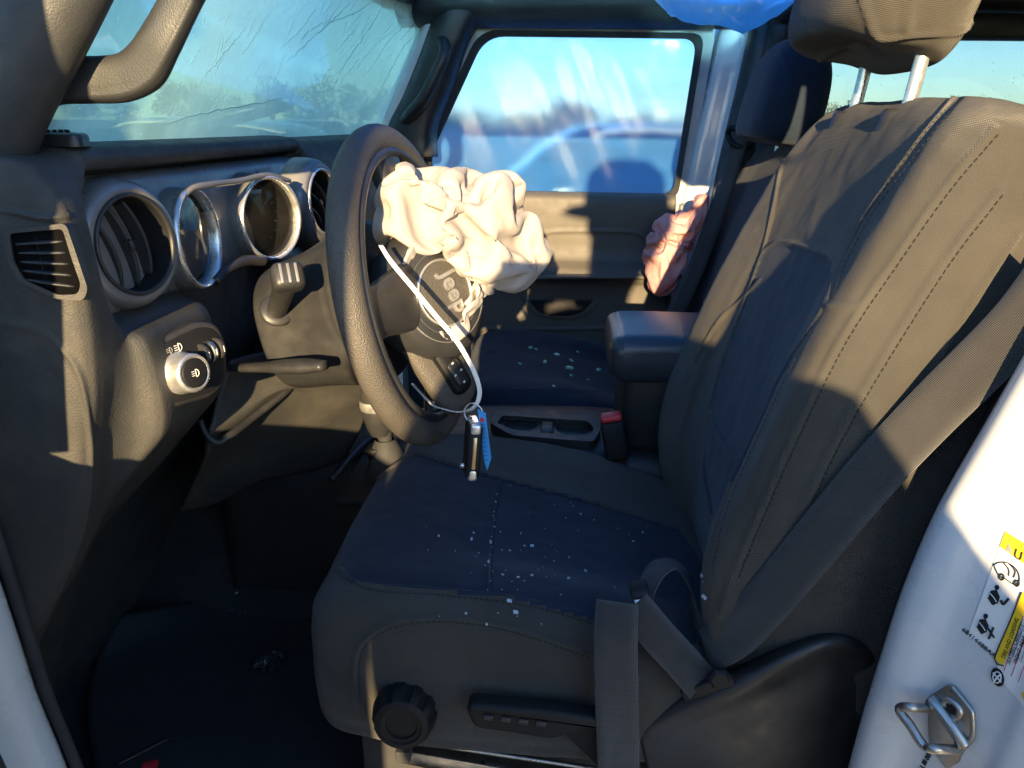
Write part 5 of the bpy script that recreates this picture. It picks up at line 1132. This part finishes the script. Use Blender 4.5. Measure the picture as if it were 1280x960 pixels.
# ------------------------------------------------------------------ labels and striker on the white pillar
def JP(px, py, off=0.0):
    h = cast(JB, px, py)
    return (h[0]+h[1]*off) if h else None
def onjamb(poly, off, n=14):
    """small sheet following the pillar surface; poly = 4 photo corners"""
    a, b, c, d = [np.array(q, float) for q in poly]; pts = []
    for i in range(n):
        s = i/(n-1)
        for j in range(n):
            t = j/(n-1); p = (a*(1-t)+b*t)*(1-s)+(d*(1-t)+c*t)*s; h = cast(JB, *p)
            pts.append(h[0]+h[1]*off if h else P(p[0], p[1], Y=.5))
    return np.array(pts), grid_faces(n, n, False)
lb = thing('warning_label', tuple(JP(1250, 740)), 'white pillar label with yellow header and seat belt pictograms', 'label')
mesh('backing', *onjamb([(1256, 666), (1310, 700), (1268, 830), (1210, 795)], 0.0006), PAPER, lb)
mesh('header_strip', *onjamb([(1257, 664), (1315, 700), (1306, 722), (1250, 683)], 0.0009), YEL, lb)
def ink(name, pts, par, off=0.0012, r=0.0006, m=INK):
    q = [JP(a, b, off) for a, b in pts]; q = [x for x in q if x is not None]
    if len(q) > 1: mesh(name, *tube(q, r, 5, max(8, 4*len(q)), smooth_path=len(q) > 2), m, par)
def blob(name, pts, par, off=0.0012, m=INK):
    q = [JP(a, b, off) for a, b in pts]
    if all(x is not None for x in q):
        mesh(name, np.array(q), [list(range(len(q)))], m, par, smooth=False)
blob('symbol', [(1258, 688), (1262, 679), (1267, 692)], lb, 0.0014, GRY)
ink('symbol', [(1272, 686), (1270, 695), (1276, 699), (1279, 690)], lb, 0.0014, 0.0005, INK)
# small pictures: open car, seated belted figure with tick, figure with cross
ink('pictogram', [(1243, 706), (1249, 703), (1259, 703), (1268, 708), (1274, 716), (1275, 727), (1268, 730), (1256, 722), (1250, 720), (1243, 706)], lb, r=0.0005)
ink('pictogram', [(1256, 704), (1262, 712), (1262, 720)], lb, r=0.0005); ink('pictogram', [(1263, 705), (1270, 714), (1268, 722)], lb, r=0.0005)
for c in ((1253, 721), (1272, 729)): ink('pictogram', [(c[0]+3*math.cos(t), c[1]+3.6*math.sin(t)) for t in np.linspace(0, 2*PI, 9)], lb, r=0.0007)
def fig(cx, cy):
    blob('pictogram', [(cx+4+3.2*math.cos(t), cy-10+3.4*math.sin(t)) for t in np.linspace(0, 2*PI, 9)[:-1]], lb)
    blob('pictogram', [(cx-4, cy-6), (cx+4, cy-7), (cx+8, cy+2), (cx+5, cy+10), (cx-2, cy+12), (cx-7, cy+4)], lb)
    ink('pictogram', [(cx-7, cy+3), (cx-3, cy+6), (cx, cy+12)], lb, r=0.0007)
    ink('pictogram', [(cx-4, cy-3), (cx+1, cy+3), (cx+4, cy+8)], lb, 0.0018, 0.0004, PAPER)
fig(1243, 744); fig(1229, 780)
ink('pictogram', [(1252, 750), (1255, 755), (1262, 748)], lb, 0.0014, 0.0010)
ink('pictogram', [(1236, 785), (1244, 797)], lb, 0.0014, 0.0009); ink('pictogram', [(1243, 784), (1237, 798)], lb, 0.0014, 0.0009)
h0 = cast(JB, 1224, 803); rt = unit(JP(1234, 812)-JP(1214, 795)); upv = unit(np.cross(h0[1], rt))
text('lettering', '68414488AA', h0[0]+h0[1]*0.0008, rt, upv, 0.0058, INK, lb, 0.0002)
tl_ = thing('tire_label', tuple(JP(1266, 830)), 'white and yellow tyre label at the right edge of the pillar', 'label')
mesh('backing', *onjamb([(1290, 730), (1330, 760), (1296, 900), (1244, 842)], 0.0006), PAPER, tl_)
mesh('header_strip', *onjamb([(1278, 740), (1290, 744), (1255, 832), (1244, 824)], 0.0010), YEL, tl_)
ink('border', [(1278, 740), (1261, 782), (1244, 824), (1255, 832)], tl_, 0.0012, 0.0006)
mesh('header_strip', *onjamb([(1278, 868), (1292, 846), (1300, 880), (1286, 886)], 0.0010), YEL, tl_)
blob('badge', [(1248+8.5*math.cos(t), 846+11.5*math.sin(t)+0.4*8.5*math.cos(t)) for t in np.linspace(0, 2*PI, 20)[:-1]], tl_, 0.0012)
for k in range(2): ink('badge_mark', [(1243, 840+k*13), (1248, 846), (1253, 852-k*10)], tl_, 0.0020, 0.0007, PAPER)
ink('badge_mark', [(1248+5*math.cos(t), 846+7*math.sin(t)) for t in np.linspace(0, 2*PI, 12)], tl_, 0.0020, 0.0005, PAPER)
for k in range(5):
    ink('print_line', [(1262+k*5, 826+k*3-8), (1279+k*4, 778+k*4-4)], tl_, 0.0011, 0.0003, GRY if k % 2 else INK)
for k in range(3): ink('rule', [(1256+k*9, 838+k*7), (1280+k*9, 770+k*9)], tl_, 0.0010, 0.00025, RED)
h0 = cast(JB, 1266, 800); rt = unit(JP(1272, 775)-JP(1259, 812)); upv = unit(np.cross(h0[1], rt))
for k, s in enumerate(('TIRE AND LOADING', 'SEATING CAPACITY', 'FRONT  REAR')):
    q = JP(1264+k*6, 800+k*7-2); text('lettering', s, q+h0[1]*0.0014, rt, upv, 0.0042, INK, tl_, 0.0001)
h0 = cast(JB, 1158, 950); rt = unit(JP(1163, 938)-JP(1150, 962)); upv = unit(np.cross(h0[1], rt))
pt = thing('printed_code', tuple(h0[0]), 'tiny black printed code beside the door striker', 'label')
text('lettering', '8 L 88 005 A', h0[0]+h0[1]*0.0006, rt, upv, 0.0056, INK, pt, 0.0002, bold=0.0002)
# striker
sk = thing('door_striker', tuple(JP(1185, 905)), 'metal door striker loop bolted to the white pillar', 'door striker')
h0 = cast(JB, 1185, 905); nJ = h0[1]
pl_ = [PLN(a, b, h0[0]+nJ*0.0045, nJ) for a, b in ((1158, 872), (1182, 857), (1190, 857), (1212, 884), (1216, 894), (1216, 920), (1206, 934), (1196, 955), (1182, 962), (1160, 930))]
mesh('plate', *prism(roundpoly([p-nJ*0.004 for p in pl_], 0.003), nJ, 0.004, 0.0015), STEEL, sk, auto=40)
mesh('plate_rim', *tube([p+nJ*0.0006 for p in (pl_[2], pl_[3], pl_[4], pl_[5], pl_[6])], 0.0022, 8, 40), STEEL, sk)
mesh('bar', *tube([PLN(1163, 874, h0[0]+nJ*0.007, nJ), PLN(1172, 884, h0[0]+nJ*0.008, nJ), PLN(1190, 908, h0[0]+nJ*0.008, nJ), PLN(1206, 932, h0[0]+nJ*0.006, nJ)], 0.006, 14, 30), STEEL, sk)
lp = [PLN(1164, 886, h0[0]+nJ*0.006, nJ), P(1140, 884, Y=.50), P(1127, 884, Y=.497), P(1125, 889, Y=.496), P(1138, 906, Y=.498), P(1150, 925, Y=.502), P(1158, 934, Y=.505), P(1170, 936, Y=.51), PLN(1196, 937, h0[0]+nJ*0.006, nJ)]
lp = [lp[0]]+[PLN(a, b, h0[0]+nJ*0.022+A(-.012, 0, 0), nJ) for a, b in ((1140, 884), (1128, 884), (1125, 889), (1138, 907), (1150, 926), (1158, 934), (1170, 936))]+[lp[-1]]
mesh('loop', *tube(lp, 0.0042, 12, 80), STEEL, sk)
cb = PLN(1190, 886, h0[0]+nJ*0.0046, nJ)
mesh('bolt', *lathe([(0.0105, 0), (0.0105, 0.0012), (0.0085, 0.003), (0.0065, 0.0036), (0.0055, 0.0024), (0.0001, 0.0022)], cb, nJ, 32), STEEL, sk)
u_ = unit(np.cross(nJ, (0, 0, 1))); w_ = np.cross(nJ, u_)
mesh('socket', *prism([cb+nJ*0.0022+(u_*math.cos(t)+w_*math.sin(t))*(0.0052 if k % 2 else 0.0034) for k, t in enumerate(np.linspace(0, 2*PI, 12, endpoint=False))], nJ, 0.0008), DRK, sk, smooth=False)

# ------------------------------------------------------------------ glass crumbs
def crumbs(bv, polys, n, r0, r1, seed):
    r = random.Random(seed); parts = []
    for poly, cnt in polys:
        poly = np.array(poly, float)
        for _ in range(cnt):
            wgt = np.array([r.random()**1.5 for _ in poly]); wgt /= wgt.sum(); p = wgt@poly; h = cast(bv, *p)
            if not h: continue
            s = r0+(r1*1.5-r0)*r.random()**3.5; a = unit(np.cross(h[1], (r.random()-.5, r.random()-.5, r.random()+.1))); b = np.cross(h[1], a)
            parts.append(rbox(h[0]+h[1]*s*0.25, [a+b*r.uniform(-.3, .3), b, h[1]], (s*r.uniform(.7, 1.6), s*r.uniform(.5, 1), s*r.uniform(.4, .8)), 0))
    return join(*parts)
WCR = mat('white_glass_crumb', (0.42, 0.48, 0.50), 0.25, 0.5)
S1 = B2
tag(mesh('glass_crumbs', *crumbs(S1, [([(430, 720), (520, 580), (840, 660), (840, 800), (640, 745)], 46), ([(622, 605), (612, 740), (609, 690)], 20), ([(600, 600), (640, 600), (830, 660), (800, 700)], 14), ([(440, 730), (700, 760), (740, 800), (460, 780)], 8)], 0, .0010, .0026, 3)[:2], WCR, smooth=False), 'tiny pale glass crumbs scattered over the near seat cushion', 'glass crumbs', kind='stuff')
tag(mesh('glass_crumbs', *crumbs(B3, [([(850, 650), (870, 680), (885, 760), (880, 720), (866, 700)], 40), ([(820, 640), (850, 650), (870, 690)], 12)], 0, .0012, .003, 5)[:2], WCR, smooth=False), 'pale glass crumbs caught where near seat cushion meets its backrest', 'glass crumbs', kind='stuff')
# larger greenish pieces on the far seat
ORD = ['first', 'second', 'third', 'fourth', 'fifth', 'sixth', 'seventh', 'eighth', 'ninth', 'tenth', 'eleventh', 'twelfth', 'thirteenth', 'fourteenth', 'fifteenth', 'sixteenth', 'seventeenth', 'eighteenth', 'nineteenth', 'twentieth']
gp = [(663, 435, 7), (670, 437, 5), (681, 453, 8), (696, 444, 8), (714, 451, 6), (712, 461, 10), (714, 470, 6), (748, 463, 9), (692, 483, 4), (722, 440, 4), (650, 455, 5), (735, 475, 4)]
for i, (a, b, s) in enumerate(sorted(gp)):
    h = cast(PB, a, b)
    if not h: continue
    s = s*1.7/FPX*0.62; r = random.Random(i); t = unit(np.cross(h[1], (r.random()-.5, r.random()-.5, .2))); b2 = np.cross(h[1], t)
    v, f = rbox(h[0]+h[1]*s*0.2, [t, b2+t*0.3, h[1]], (s*1.4, s*0.9, s*0.6), s*0.12, 1)
    tag(mesh('glass_piece', v, f, mat('green_glass_piece', (0.30, 0.62, 0.52), 0.12, 0.6), smooth=False), 'greenish lump of broken glass on the far seat cushion, %s from the left' % ORD[i], 'broken glass', 'broken glass on the far seat')
# debris on the floor
FB = bvh_of(*(lambda o: (np.array([o.matrix_world @ q.co+Vector(body.location) if False else q.co+Vector(body.location) for q in o.data.vertices]), [list(p.vertices) for p in o.data.polygons]))(bpy.data.objects['floor_carpet']))
tag(mesh('floor_crumbs', *crumbs(FB, [([(250, 760), (380, 640), (390, 720), (150, 860), (200, 920), (380, 900)], 50)], 0, .0012, .003, 8)[:2], WCR, smooth=False), 'pale specks of glass strewn over the black footwell carpet', 'glass crumbs', kind='stuff')
# rubber floor mat, folded plastic and a red scrap
ctrl = [[P(a, b, Z=z) for a, b, z in row] for row in ([(150, 770, .66), (250, 752, .64), (340, 755, .63), (420, 765, .63)], [(120, 830, .625), (230, 800, .618), (340, 800, .615), (430, 810, .615)], [(110, 890, .62), (220, 870, .612), (340, 860, .612), (440, 870, .612)], [(120, 960, .62), (230, 950, .612), (350, 940, .612), (460, 940, .612)], [(140, 1010, .62), (260, 1010, .612), (370, 1010, .612), (480, 1010, .612)])]
v, f, uv = solid(surf(ctrl, 40, 40), 0.005)
tag(mesh('floor_mat', v, f, RUB), 'black rubber mat on the footwell floor in front of the near seat', 'floor mat')
MB_ = bvh_of(v, f)
PLC = mat('thin_clear_plastic', (0.03, 0.032, 0.036), 0.2, 0.6)
q = np.array([P(a, b, Z=.625) for a, b in ((312, 832), (325, 815), (348, 812), (360, 822), (352, 842), (330, 852))]); c = q.mean(0)
v, f, e = ico(4); an_ = np.arctan2(v[:, 1], v[:, 0]); x = c+v*A(.024, .018, .006)
x1, f = cloth(x, f, e, 21, 0.010, 30, 1.2)
tag(mesh('plastic_wrapper', x1, f, PLC), 'small crumpled dark shiny wrapper on the footwell mat', 'wrapper')
L, N = castline(MB_, [(145, 958), (180, 940), (215, 922)], 12)
if len(L) > 3: tag(mesh('plastic_strip', *ribbon(L+N*0.004, N, 0.006, 0.002, 12)[:2], PLC), 'thin shiny strip lying across the footwell mat', 'strip')
h = cast(MB_, 188, 961)
if h: tag(mesh('red_scrap', *rbox(h[0]+h[1]*0.006, [(1, .3, 0), (-.3, 1, 0), (0, 0, 1)], (0.022, 0.014, 0.008), 0.003), RED, auto=40), 'small bright red scrap at the bottom edge of the footwell', 'scrap')
# kick panel and pedal area behind
kp = thing('brake_pedal', (-0.80, 1.02, 0.8), 'dark brake pedal deep in the footwell', 'pedal')
mesh('pedal_arm', *tube([(-.90, 1.02, 1.12), (-.86, 1.02, .95), (-.80, 1.02, .80)], 0.010, 10, 16), STEEL, kp)
mesh('pedal_pad', *rbox((-.79, 1.02, .78), [(0, 1, 0), (.5, 0, .86), (.86, 0, -.5)], (0.10, 0.06, 0.014), 0.005), RUB, kp, auto=40)

# ------------------------------------------------------------------ outside: open driver door and the person taking the picture (their shade falls into the cabin)
dd = bpy.data.objects.new('driver_door', None); COL.objects.link(dd); tag(dd, 'open white near side door swung out in front of the seat opening', 'car door')
def dpart(name, v, f, m, auto=40): return mesh(name, v, f, m, None, auto=auto)
dps = []
dps.append(dpart('outer_skin', *rbox((.50, -.03, .97), np.eye(3), (0.98, 0.03, 0.62), 0.012), WHT))
dps.append(dpart('inner_panel', *rbox((.50, .02, .96), np.eye(3), (0.90, 0.06, 0.58), 0.02), PLS))
dps.append(dpart('armrest', *rbox((.55, .07, 1.02), np.eye(3), (0.5, 0.06, 0.06), 0.02), PLS))
fr = [(.02, 0, 1.27), (.07, 0, 1.38), (.28, 0, 1.73), (.34, 0, 1.79), (.90, 0, 1.79), (.965, 0, 1.74), (.98, 0, 1.27)]
dps.append(dpart('window_frame', *tube(fr, 0.02, 8, 60)[:2], PLS))
dps.append(dpart('corner_shade_panel', *prism([A(*p) for p in ((.03, .012, 1.26), (.24, .012, 1.26), (.30, .012, 1.42), (.36, .012, 1.70), (.26, .012, 1.70), (.07, .012, 1.38))], (0, 1, 0), 0.024, 0.004), PLS))  # outsized opaque corner, added to keep sun off the dash end
dps.append(dpart('mirror', *rbox((.20, -.17, 1.38), np.eye(3), (0.11, 0.24, 0.18), 0.03, 3), PLS))
for o in dps: o.parent = dd
dd.location = (-0.60, 0.50, 0); dd.rotation_euler = (0, 0, -math.radians(68))

def skin_body(name, verts, edges, radii, m, root=0, sub=2):
    me = bpy.data.meshes.new(name); me.from_pydata(verts, edges, []); o = bpy.data.objects.new(name, me); COL.objects.link(o)
    md = o.modifiers.new('skin', 'SKIN'); md.use_smooth_shade = True
    for i, r in enumerate(radii):
        me.skin_vertices[0].data[i].radius = (r if hasattr(r, '__len__') else (r, r)); me.skin_vertices[0].data[i].use_root = i == root
    s = o.modifiers.new('sub', 'SUBSURF'); s.levels = sub; s.render_levels = sub
    dg = bpy.context.evaluated_depsgraph_get(); me2 = bpy.data.meshes.new_from_object(o.evaluated_get(dg)); bpy.data.objects.remove(o)
    v = [q.co[:] for q in me2.vertices]; f = [list(p.vertices) for p in me2.polygons]; bpy.data.meshes.remove(me2)
    return v, f
CLO = mat('dark_jacket', (0.05, 0.055, 0.07), 0.85, 0.2, bump=[('noise', 30, 0.4, 0.01)]); SKN = mat('skin', (0.50, 0.30, 0.21), 0.55, 0.4, var=(20, 0.1)); DEN = mat('denim', (0.05, 0.08, 0.16), 0.9, 0.2); HAI = mat('dark_hair', (0.02, 0.015, 0.012), 0.6)
per = thing('person', (0.07, -0.62, 0), 'person in dark jacket and jeans standing at the open door, photographing', 'person')
px_, py_ = 0.07, -0.62
bv_ = [(px_+.02, py_, .95), (px_+.02, py_, 1.14), (px_, py_, 1.30), (px_, py_+.01, 1.44), (px_+.03, py_+.02, 1.55), (px_+.05, py_+.05, 1.63), (px_+.08, py_+.07, 1.74), (px_+.08, py_+.06, 1.82),
       (px_-.17, py_+.02, 1.46), (px_-.29, py_+.10, 1.22), (-.075, py_+.42, 1.43), (px_+.17, py_+.02, 1.46), (px_+.31, py_+.12, 1.20), (.075, py_+.42, 1.43),
       (px_-.10, py_, .90), (px_-.11, py_+.01, .50), (px_-.11, py_, .09), (px_-.12, py_+.16, .04), (px_+.10, py_, .90), (px_+.12, py_+.01, .50), (px_+.12, py_, .09), (px_+.13, py_+.16, .04)]
be = [(0, 1), (1, 2), (2, 3), (3, 4), (4, 5), (5, 6), (6, 7), (3, 8), (8, 9), (9, 10), (3, 11), (11, 12), (12, 13), (0, 14), (14, 15), (15, 16), (16, 17), (0, 18), (18, 19), (19, 20), (20, 21)]
br = [(.31, .31), (.32, .32), (.31, .30), (.16, .15), .06, .065, (.085, .10), .07, .075, .055, .04, .08, .085, .05, (.10, .11), .07, .05, .04, (.10, .11), .07, .05, .04]
v, f = skin_body('body', bv_, be, br, SKN)
bodym = mesh('body', v, f, CLO, per)
me = bodym.data; me.materials.append(SKN); me.materials.append(DEN)
for p in me.polygons:
    z = p.center.z; y = p.center.y
    p.material_index = 1 if z > 1.56 or (y > .33 and z > 1.3) else 2 if z < .92 else 0
hd = A(px_+.08, py_+.075, 1.765)
v, f, e = ico(3); v = v[:, :]; keep = v*A(.098, .115, .125)+hd-A(0, .022, -.018)
sel = (v[:, 2] > 0.1) | (v[:, 1] < -0.15)
fk = [q for q in f if all(sel[i] for i in q)]
mesh('hair', keep, fk, HAI, per)
mesh('shadow_hat', *lathe([(0.0001, .125), (.06, .12), (.098, .09), (.108, .03), (.110, .0), (.150, -.008), (.165, -.018), (.160, -.020), (.105, -.006)], hd+A(0, -.01, .05), (0, .08, 1), 40, up=(0, 1, 0)), CLO, per)  # wide brim added out of view to broaden the head's cast shadow
mesh('nose', *rbox(hd+A(0, .10, -.015), [(1, 0, 0), (0, 1, -.3), (0, .3, 1)], (0.028, 0.035, 0.045), 0.010, 3), SKN, per)
for s in (-1, 1):
    mesh('eye', *lathe([(0.0001, .008), (.009, .005), (.012, 0), (.009, -.005)], hd+A(s*.034, .092, .012), (0, 1, 0), 16), PAPER, per)
    mesh('ear', *lathe([(0.0001, .012), (.020, .008), (.026, 0), (.014, -.01)], hd+A(s*.088, -.005, -.005), (s, -.2, 0), 16), SKN, per)
mesh('mouth', *tube([hd+A(-.025, .085, -.055), hd+A(0, .096, -.056), hd+A(.025, .085, -.055)], 0.005, 8, 12), mat('lips', (0.4, 0.16, 0.13), 0.5), per)
# hands: palms with five bent fingers round the phone edges
for s in (-1, 1):
    w0 = A(*(bv_[10] if s < 0 else bv_[13])); ph0 = A(s*.075, -.035, 1.475)
    vs = [tuple(w0), tuple(w0*.45+ph0*.55), tuple(ph0)]; es = [(0, 1), (1, 2)]; rs = [.030, (.034, .022), (.036, .020)]
    for k, ln_ in enumerate((.9, 1.0, .95, .75)):
        b0 = len(vs); base = ph0+A(0, .012, .035-.022*k)
        vs += [tuple(base), tuple(base+A(-s*.012, .034*ln_, .004)), tuple(base+A(-s*.038, .030*ln_, .006)), tuple(base+A(-s*.052, .020*ln_, .006))]
        es += [(2, b0), (b0, b0+1), (b0+1, b0+2), (b0+2, b0+3)]; rs += [.010, .0095, .009, .008]
    b0 = len(vs); vs += [tuple(ph0+A(-s*.008, -.022, .020)), tuple(ph0+A(-s*.035, -.020, .032)), tuple(ph0+A(-s*.05, -.012, .036))]; es += [(1, b0), (b0, b0+1), (b0+1, b0+2)]; rs += [.012, .010, .009]
    v, f = skin_body('hand', vs, es, rs, SKN); mesh('hand', v, f, SKN, per)
ph = thing('phone', (0, -.02, 1.5), 'dark phone held up by the person at the door', 'phone')
mesh('phone_case', *rbox((0, -.022, 1.492), [(1, 0, 0), (0, 1, -.35), (0, .35, 1)], (0.155, 0.009, 0.074), 0.003), DRK, ph, auto=40)

# ------------------------------------------------------------------ outside: parked cars
def car(loc, rz, colr, label, kind=0):
    m = mat('car_paint_%d' % int(sum(colr)*997), colr, 0.25, 0.5, coat=0.6)
    r = bpy.data.objects.new('parked_car', None); COL.objects.link(r); tag(r, label, 'car', 'cars parked in the yard')
    L, Wd, H = (4.6, 1.8, 1.5) if kind == 0 else (4.8, 1.9, 1.8)
    hood, belt = (0.95, 1.0) if kind == 0 else (1.1, 1.15)
    def cs(x, hw, zb, zt): return [(x, hw*a, zb+(zt-zb)*b) for a, b in ((-.75, 0), (-.96, .12), (-1, .45), (-.97, .8), (-.85, .97), (-.4, 1.03), (.4, 1.03), (.85, .97), (.97, .8), (1, .45), (.96, .12), (.75, 0))]
    hw = Wd/2
    sec = [cs(-L/2, hw*.6, .45, hood-.35), cs(-L/2+.08, hw*.85, .32, hood-.2), cs(-L/2+.4, hw*.96, .28, hood-.06), cs(-L/2+1.2, hw, .28, hood+.02), cs(0, hw, .28, belt), cs(L/2-.8, hw, .28, belt+.02), cs(L/2-.3, hw*.97, .30, belt), cs(L/2-.05, hw*.85, .38, belt-.15), cs(L/2, hw*.6, .5, belt-.35)]
    v, f, uv = loft(sec, 40, 50); mesh('body', v, f, m, r)
    def gs(x, hw_, zb, zt): return [(x, -hw_, zb), (x, -hw_*.92, (zb+zt)/2), (x, -hw_*.80, zt-.03), (x, -hw_*.5, zt), (x, hw_*.5, zt), (x, hw_*.80, zt-.03), (x, hw_*.92, (zb+zt)/2), (x, hw_, zb)]
    tx = L/2-.35 if kind else L/2-.75
    sec = [gs(-L/2+1.25, hw*.86, belt-.1, belt-.02), gs(-L/2+1.75, hw*.88, belt-.1, H-.12), gs(-L/2+2.2, hw*.88, belt-.1, H), gs(tx-.6, hw*.88, belt-.1, H-.02), gs(tx-.1, hw*.86, belt-.1, H-.15), gs(tx+.15, hw*.8, belt-.1, belt)]
    v, f, uv = loft(sec, 36, 40); mesh('cabin_glass', v, f, scr, r)
    sec = [[(a, b, c) for a, b, c in gs(x, hw*.84, zt-.05, zt+.015)] for x, zt in ((-L/2+2.0, H-.06), (-L/2+2.25, H), (tx-.6, H-.02), (tx-.2, H-.08))]
    v, f, uv = loft(sec, 30, 16); mesh('roof', v, f, m, r)
    for sx in (-L/2+.85, L/2-.9):
        for sy in (-1, 1):
            wl = mesh('wheel', *lathe([(.20, .10), (.30, .10), (.335, .06), (.335, -.06), (.30, -.10)], (sx, sy*(hw-.10), .335), (0, sy, 0), 24), RUB, r)
            mesh('rim', *lathe([(.20, .10), (.19, .08), (.06, .09), (.0001, .10)], (sx, sy*(hw-.10), .335), (0, sy, 0), 16), STEEL, wl)
    for sy in (-1, 1):
        mesh('headlight', *rbox((-L/2+.12, sy*hw*.62, hood-.28), np.eye(3), (.12, .32, .13), .03), CHR, r, auto=40)
        mesh('tail_light', *rbox((L/2-.1, sy*hw*.72, belt-.25), np.eye(3), (.14, .22, .22), .03), RED, r, auto=40)
    r.location = loc; r.rotation_euler = (0, 0, rz); return r
car((1.75, 3.75, 0), math.radians(-4), (.03, .20, .58), 'nearest blue car outside the far window, seen through blue film')
car((0.4, 7.4, 0), math.radians(6), (.74, .74, .72), 'white car two rows beyond the far window, its roof seen through blue film')
car((-4.2, 8.2, 0), math.radians(2), (.72, .70, .66), 'cream car at the left end of the view through the blue film')
car((-5.8, 17.5, 0), 1.9, (.72, .72, .70), 'white car far off, rightmost seen through the windshield')
car((-8.3, 23.5, 0), 1.4, (.08, .10, .13), 'dark car far off behind the white one, seen through the windshield')
car((-10.2, 27, 0), 0.5, (.55, .05, .05), 'red car far off, seen through the windshield')
car((-8.2, 19.5, 0), 0.2, (.70, .68, .62), 'cream car far off, left of the red one through the windshield')
# ------------------------------------------------------------------ trees along the yard's far edge
def treemesh(seed):
    r = random.Random(seed); H = r.uniform(4.4, 5.6)
    tr = [tube([(0, 0, -.1), (.1, .05, H*.3), (r.uniform(-.2, .2), 0, H*.6), (r.uniform(-.3, .3), .1, H*.85)], [.18, .13, .09, .03], 8, 12)]
    cl_ = []
    for k in range(9):
        a = r.uniform(0, 2*PI); q = r.uniform(.35, 1); e_ = (math.cos(a)*1.9*q, math.sin(a)*1.9*q, H*r.uniform(.35, .85))
        tr.append(tube([(0.1, .05, H*r.uniform(.2, .45)), (e_[0]*.5, e_[1]*.5, e_[2]*.85), e_], [.07, .045, .015], 6, 6)); cl_.append((e_, r.uniform(.7, 1.15)))
    cl_.append(((0, 0, H*.88), 1.0)); vs = []; fs = []
    for c, rad in cl_:
        for _ in range(170):
            d = unit((r.gauss(0, 1), r.gauss(0, 1), r.gauss(0, .8)))*rad*r.uniform(.35, 1.05)**.6; p = np.array(c)+d; a = unit((r.gauss(0, 1), r.gauss(0, 1), r.gauss(0, 1))); b = unit(np.cross(a, (r.gauss(0, 1), r.gauss(0, 1), r.gauss(0, 1)))); s = r.uniform(.07, .15)
            k = len(vs); vs += [p-a*s, p+b*s*.6, p+a*s, p-b*s*.6]; fs.append((k, k+1, k+2, k+3))
    return join(*tr), (np.array(vs), fs)
protos = []
for s in range(3):
    (tv, tf, _), (lv_, lf) = treemesh(40+s)
    mt = bpy.data.meshes.new('trunk'); mt.from_pydata(tv.tolist(), [], [list(q) for q in tf]); mt.materials.append(BARK)
    ml = bpy.data.meshes.new('crown'); ml.from_pydata(lv_.tolist(), [], [list(q) for q in lf]); ml.materials.append(LEAF); protos.append((mt, ml))
r = random.Random(5); cnt = {}
for i in range(30):
    az = math.radians(-33+i*66/29+r.uniform(-.8, .8))          # bearing from the car's side
    d = r.uniform(74, 92); s = r.uniform(.75, 1.15)
    if -24 < math.degrees(az) < -19 or math.degrees(az) < -26: s *= 1.0
    t = bpy.data.objects.new('tree', None); COL.objects.link(t); t.location = (math.tan(az)*d, d, 0); t.scale = (s*1.15, s*1.15, s); t.rotation_euler = (0, 0, r.uniform(0, 6.28))
    q = proj((math.tan(az)*d, d, 2.5)); where = 'through the windshield' if q[0] < 530 else 'through the blue film window' if q[0] < 880 else 'through the rear side windows'
    if 'film' in where: t.scale = (s*1.6, s*1.6, s*.62)
    cnt[where] = cnt.get(where, 0)+1
    tag(t, 'bushy green tree, %s from the left of those seen %s' % (ORD[cnt[where]-1], where), 'tree', 'trees along the yard edge')
    for me_, nm in zip(protos[i % 3], ('trunk', 'crown')):
        c = bpy.data.objects.new(nm, me_); COL.objects.link(c); c.parent = t
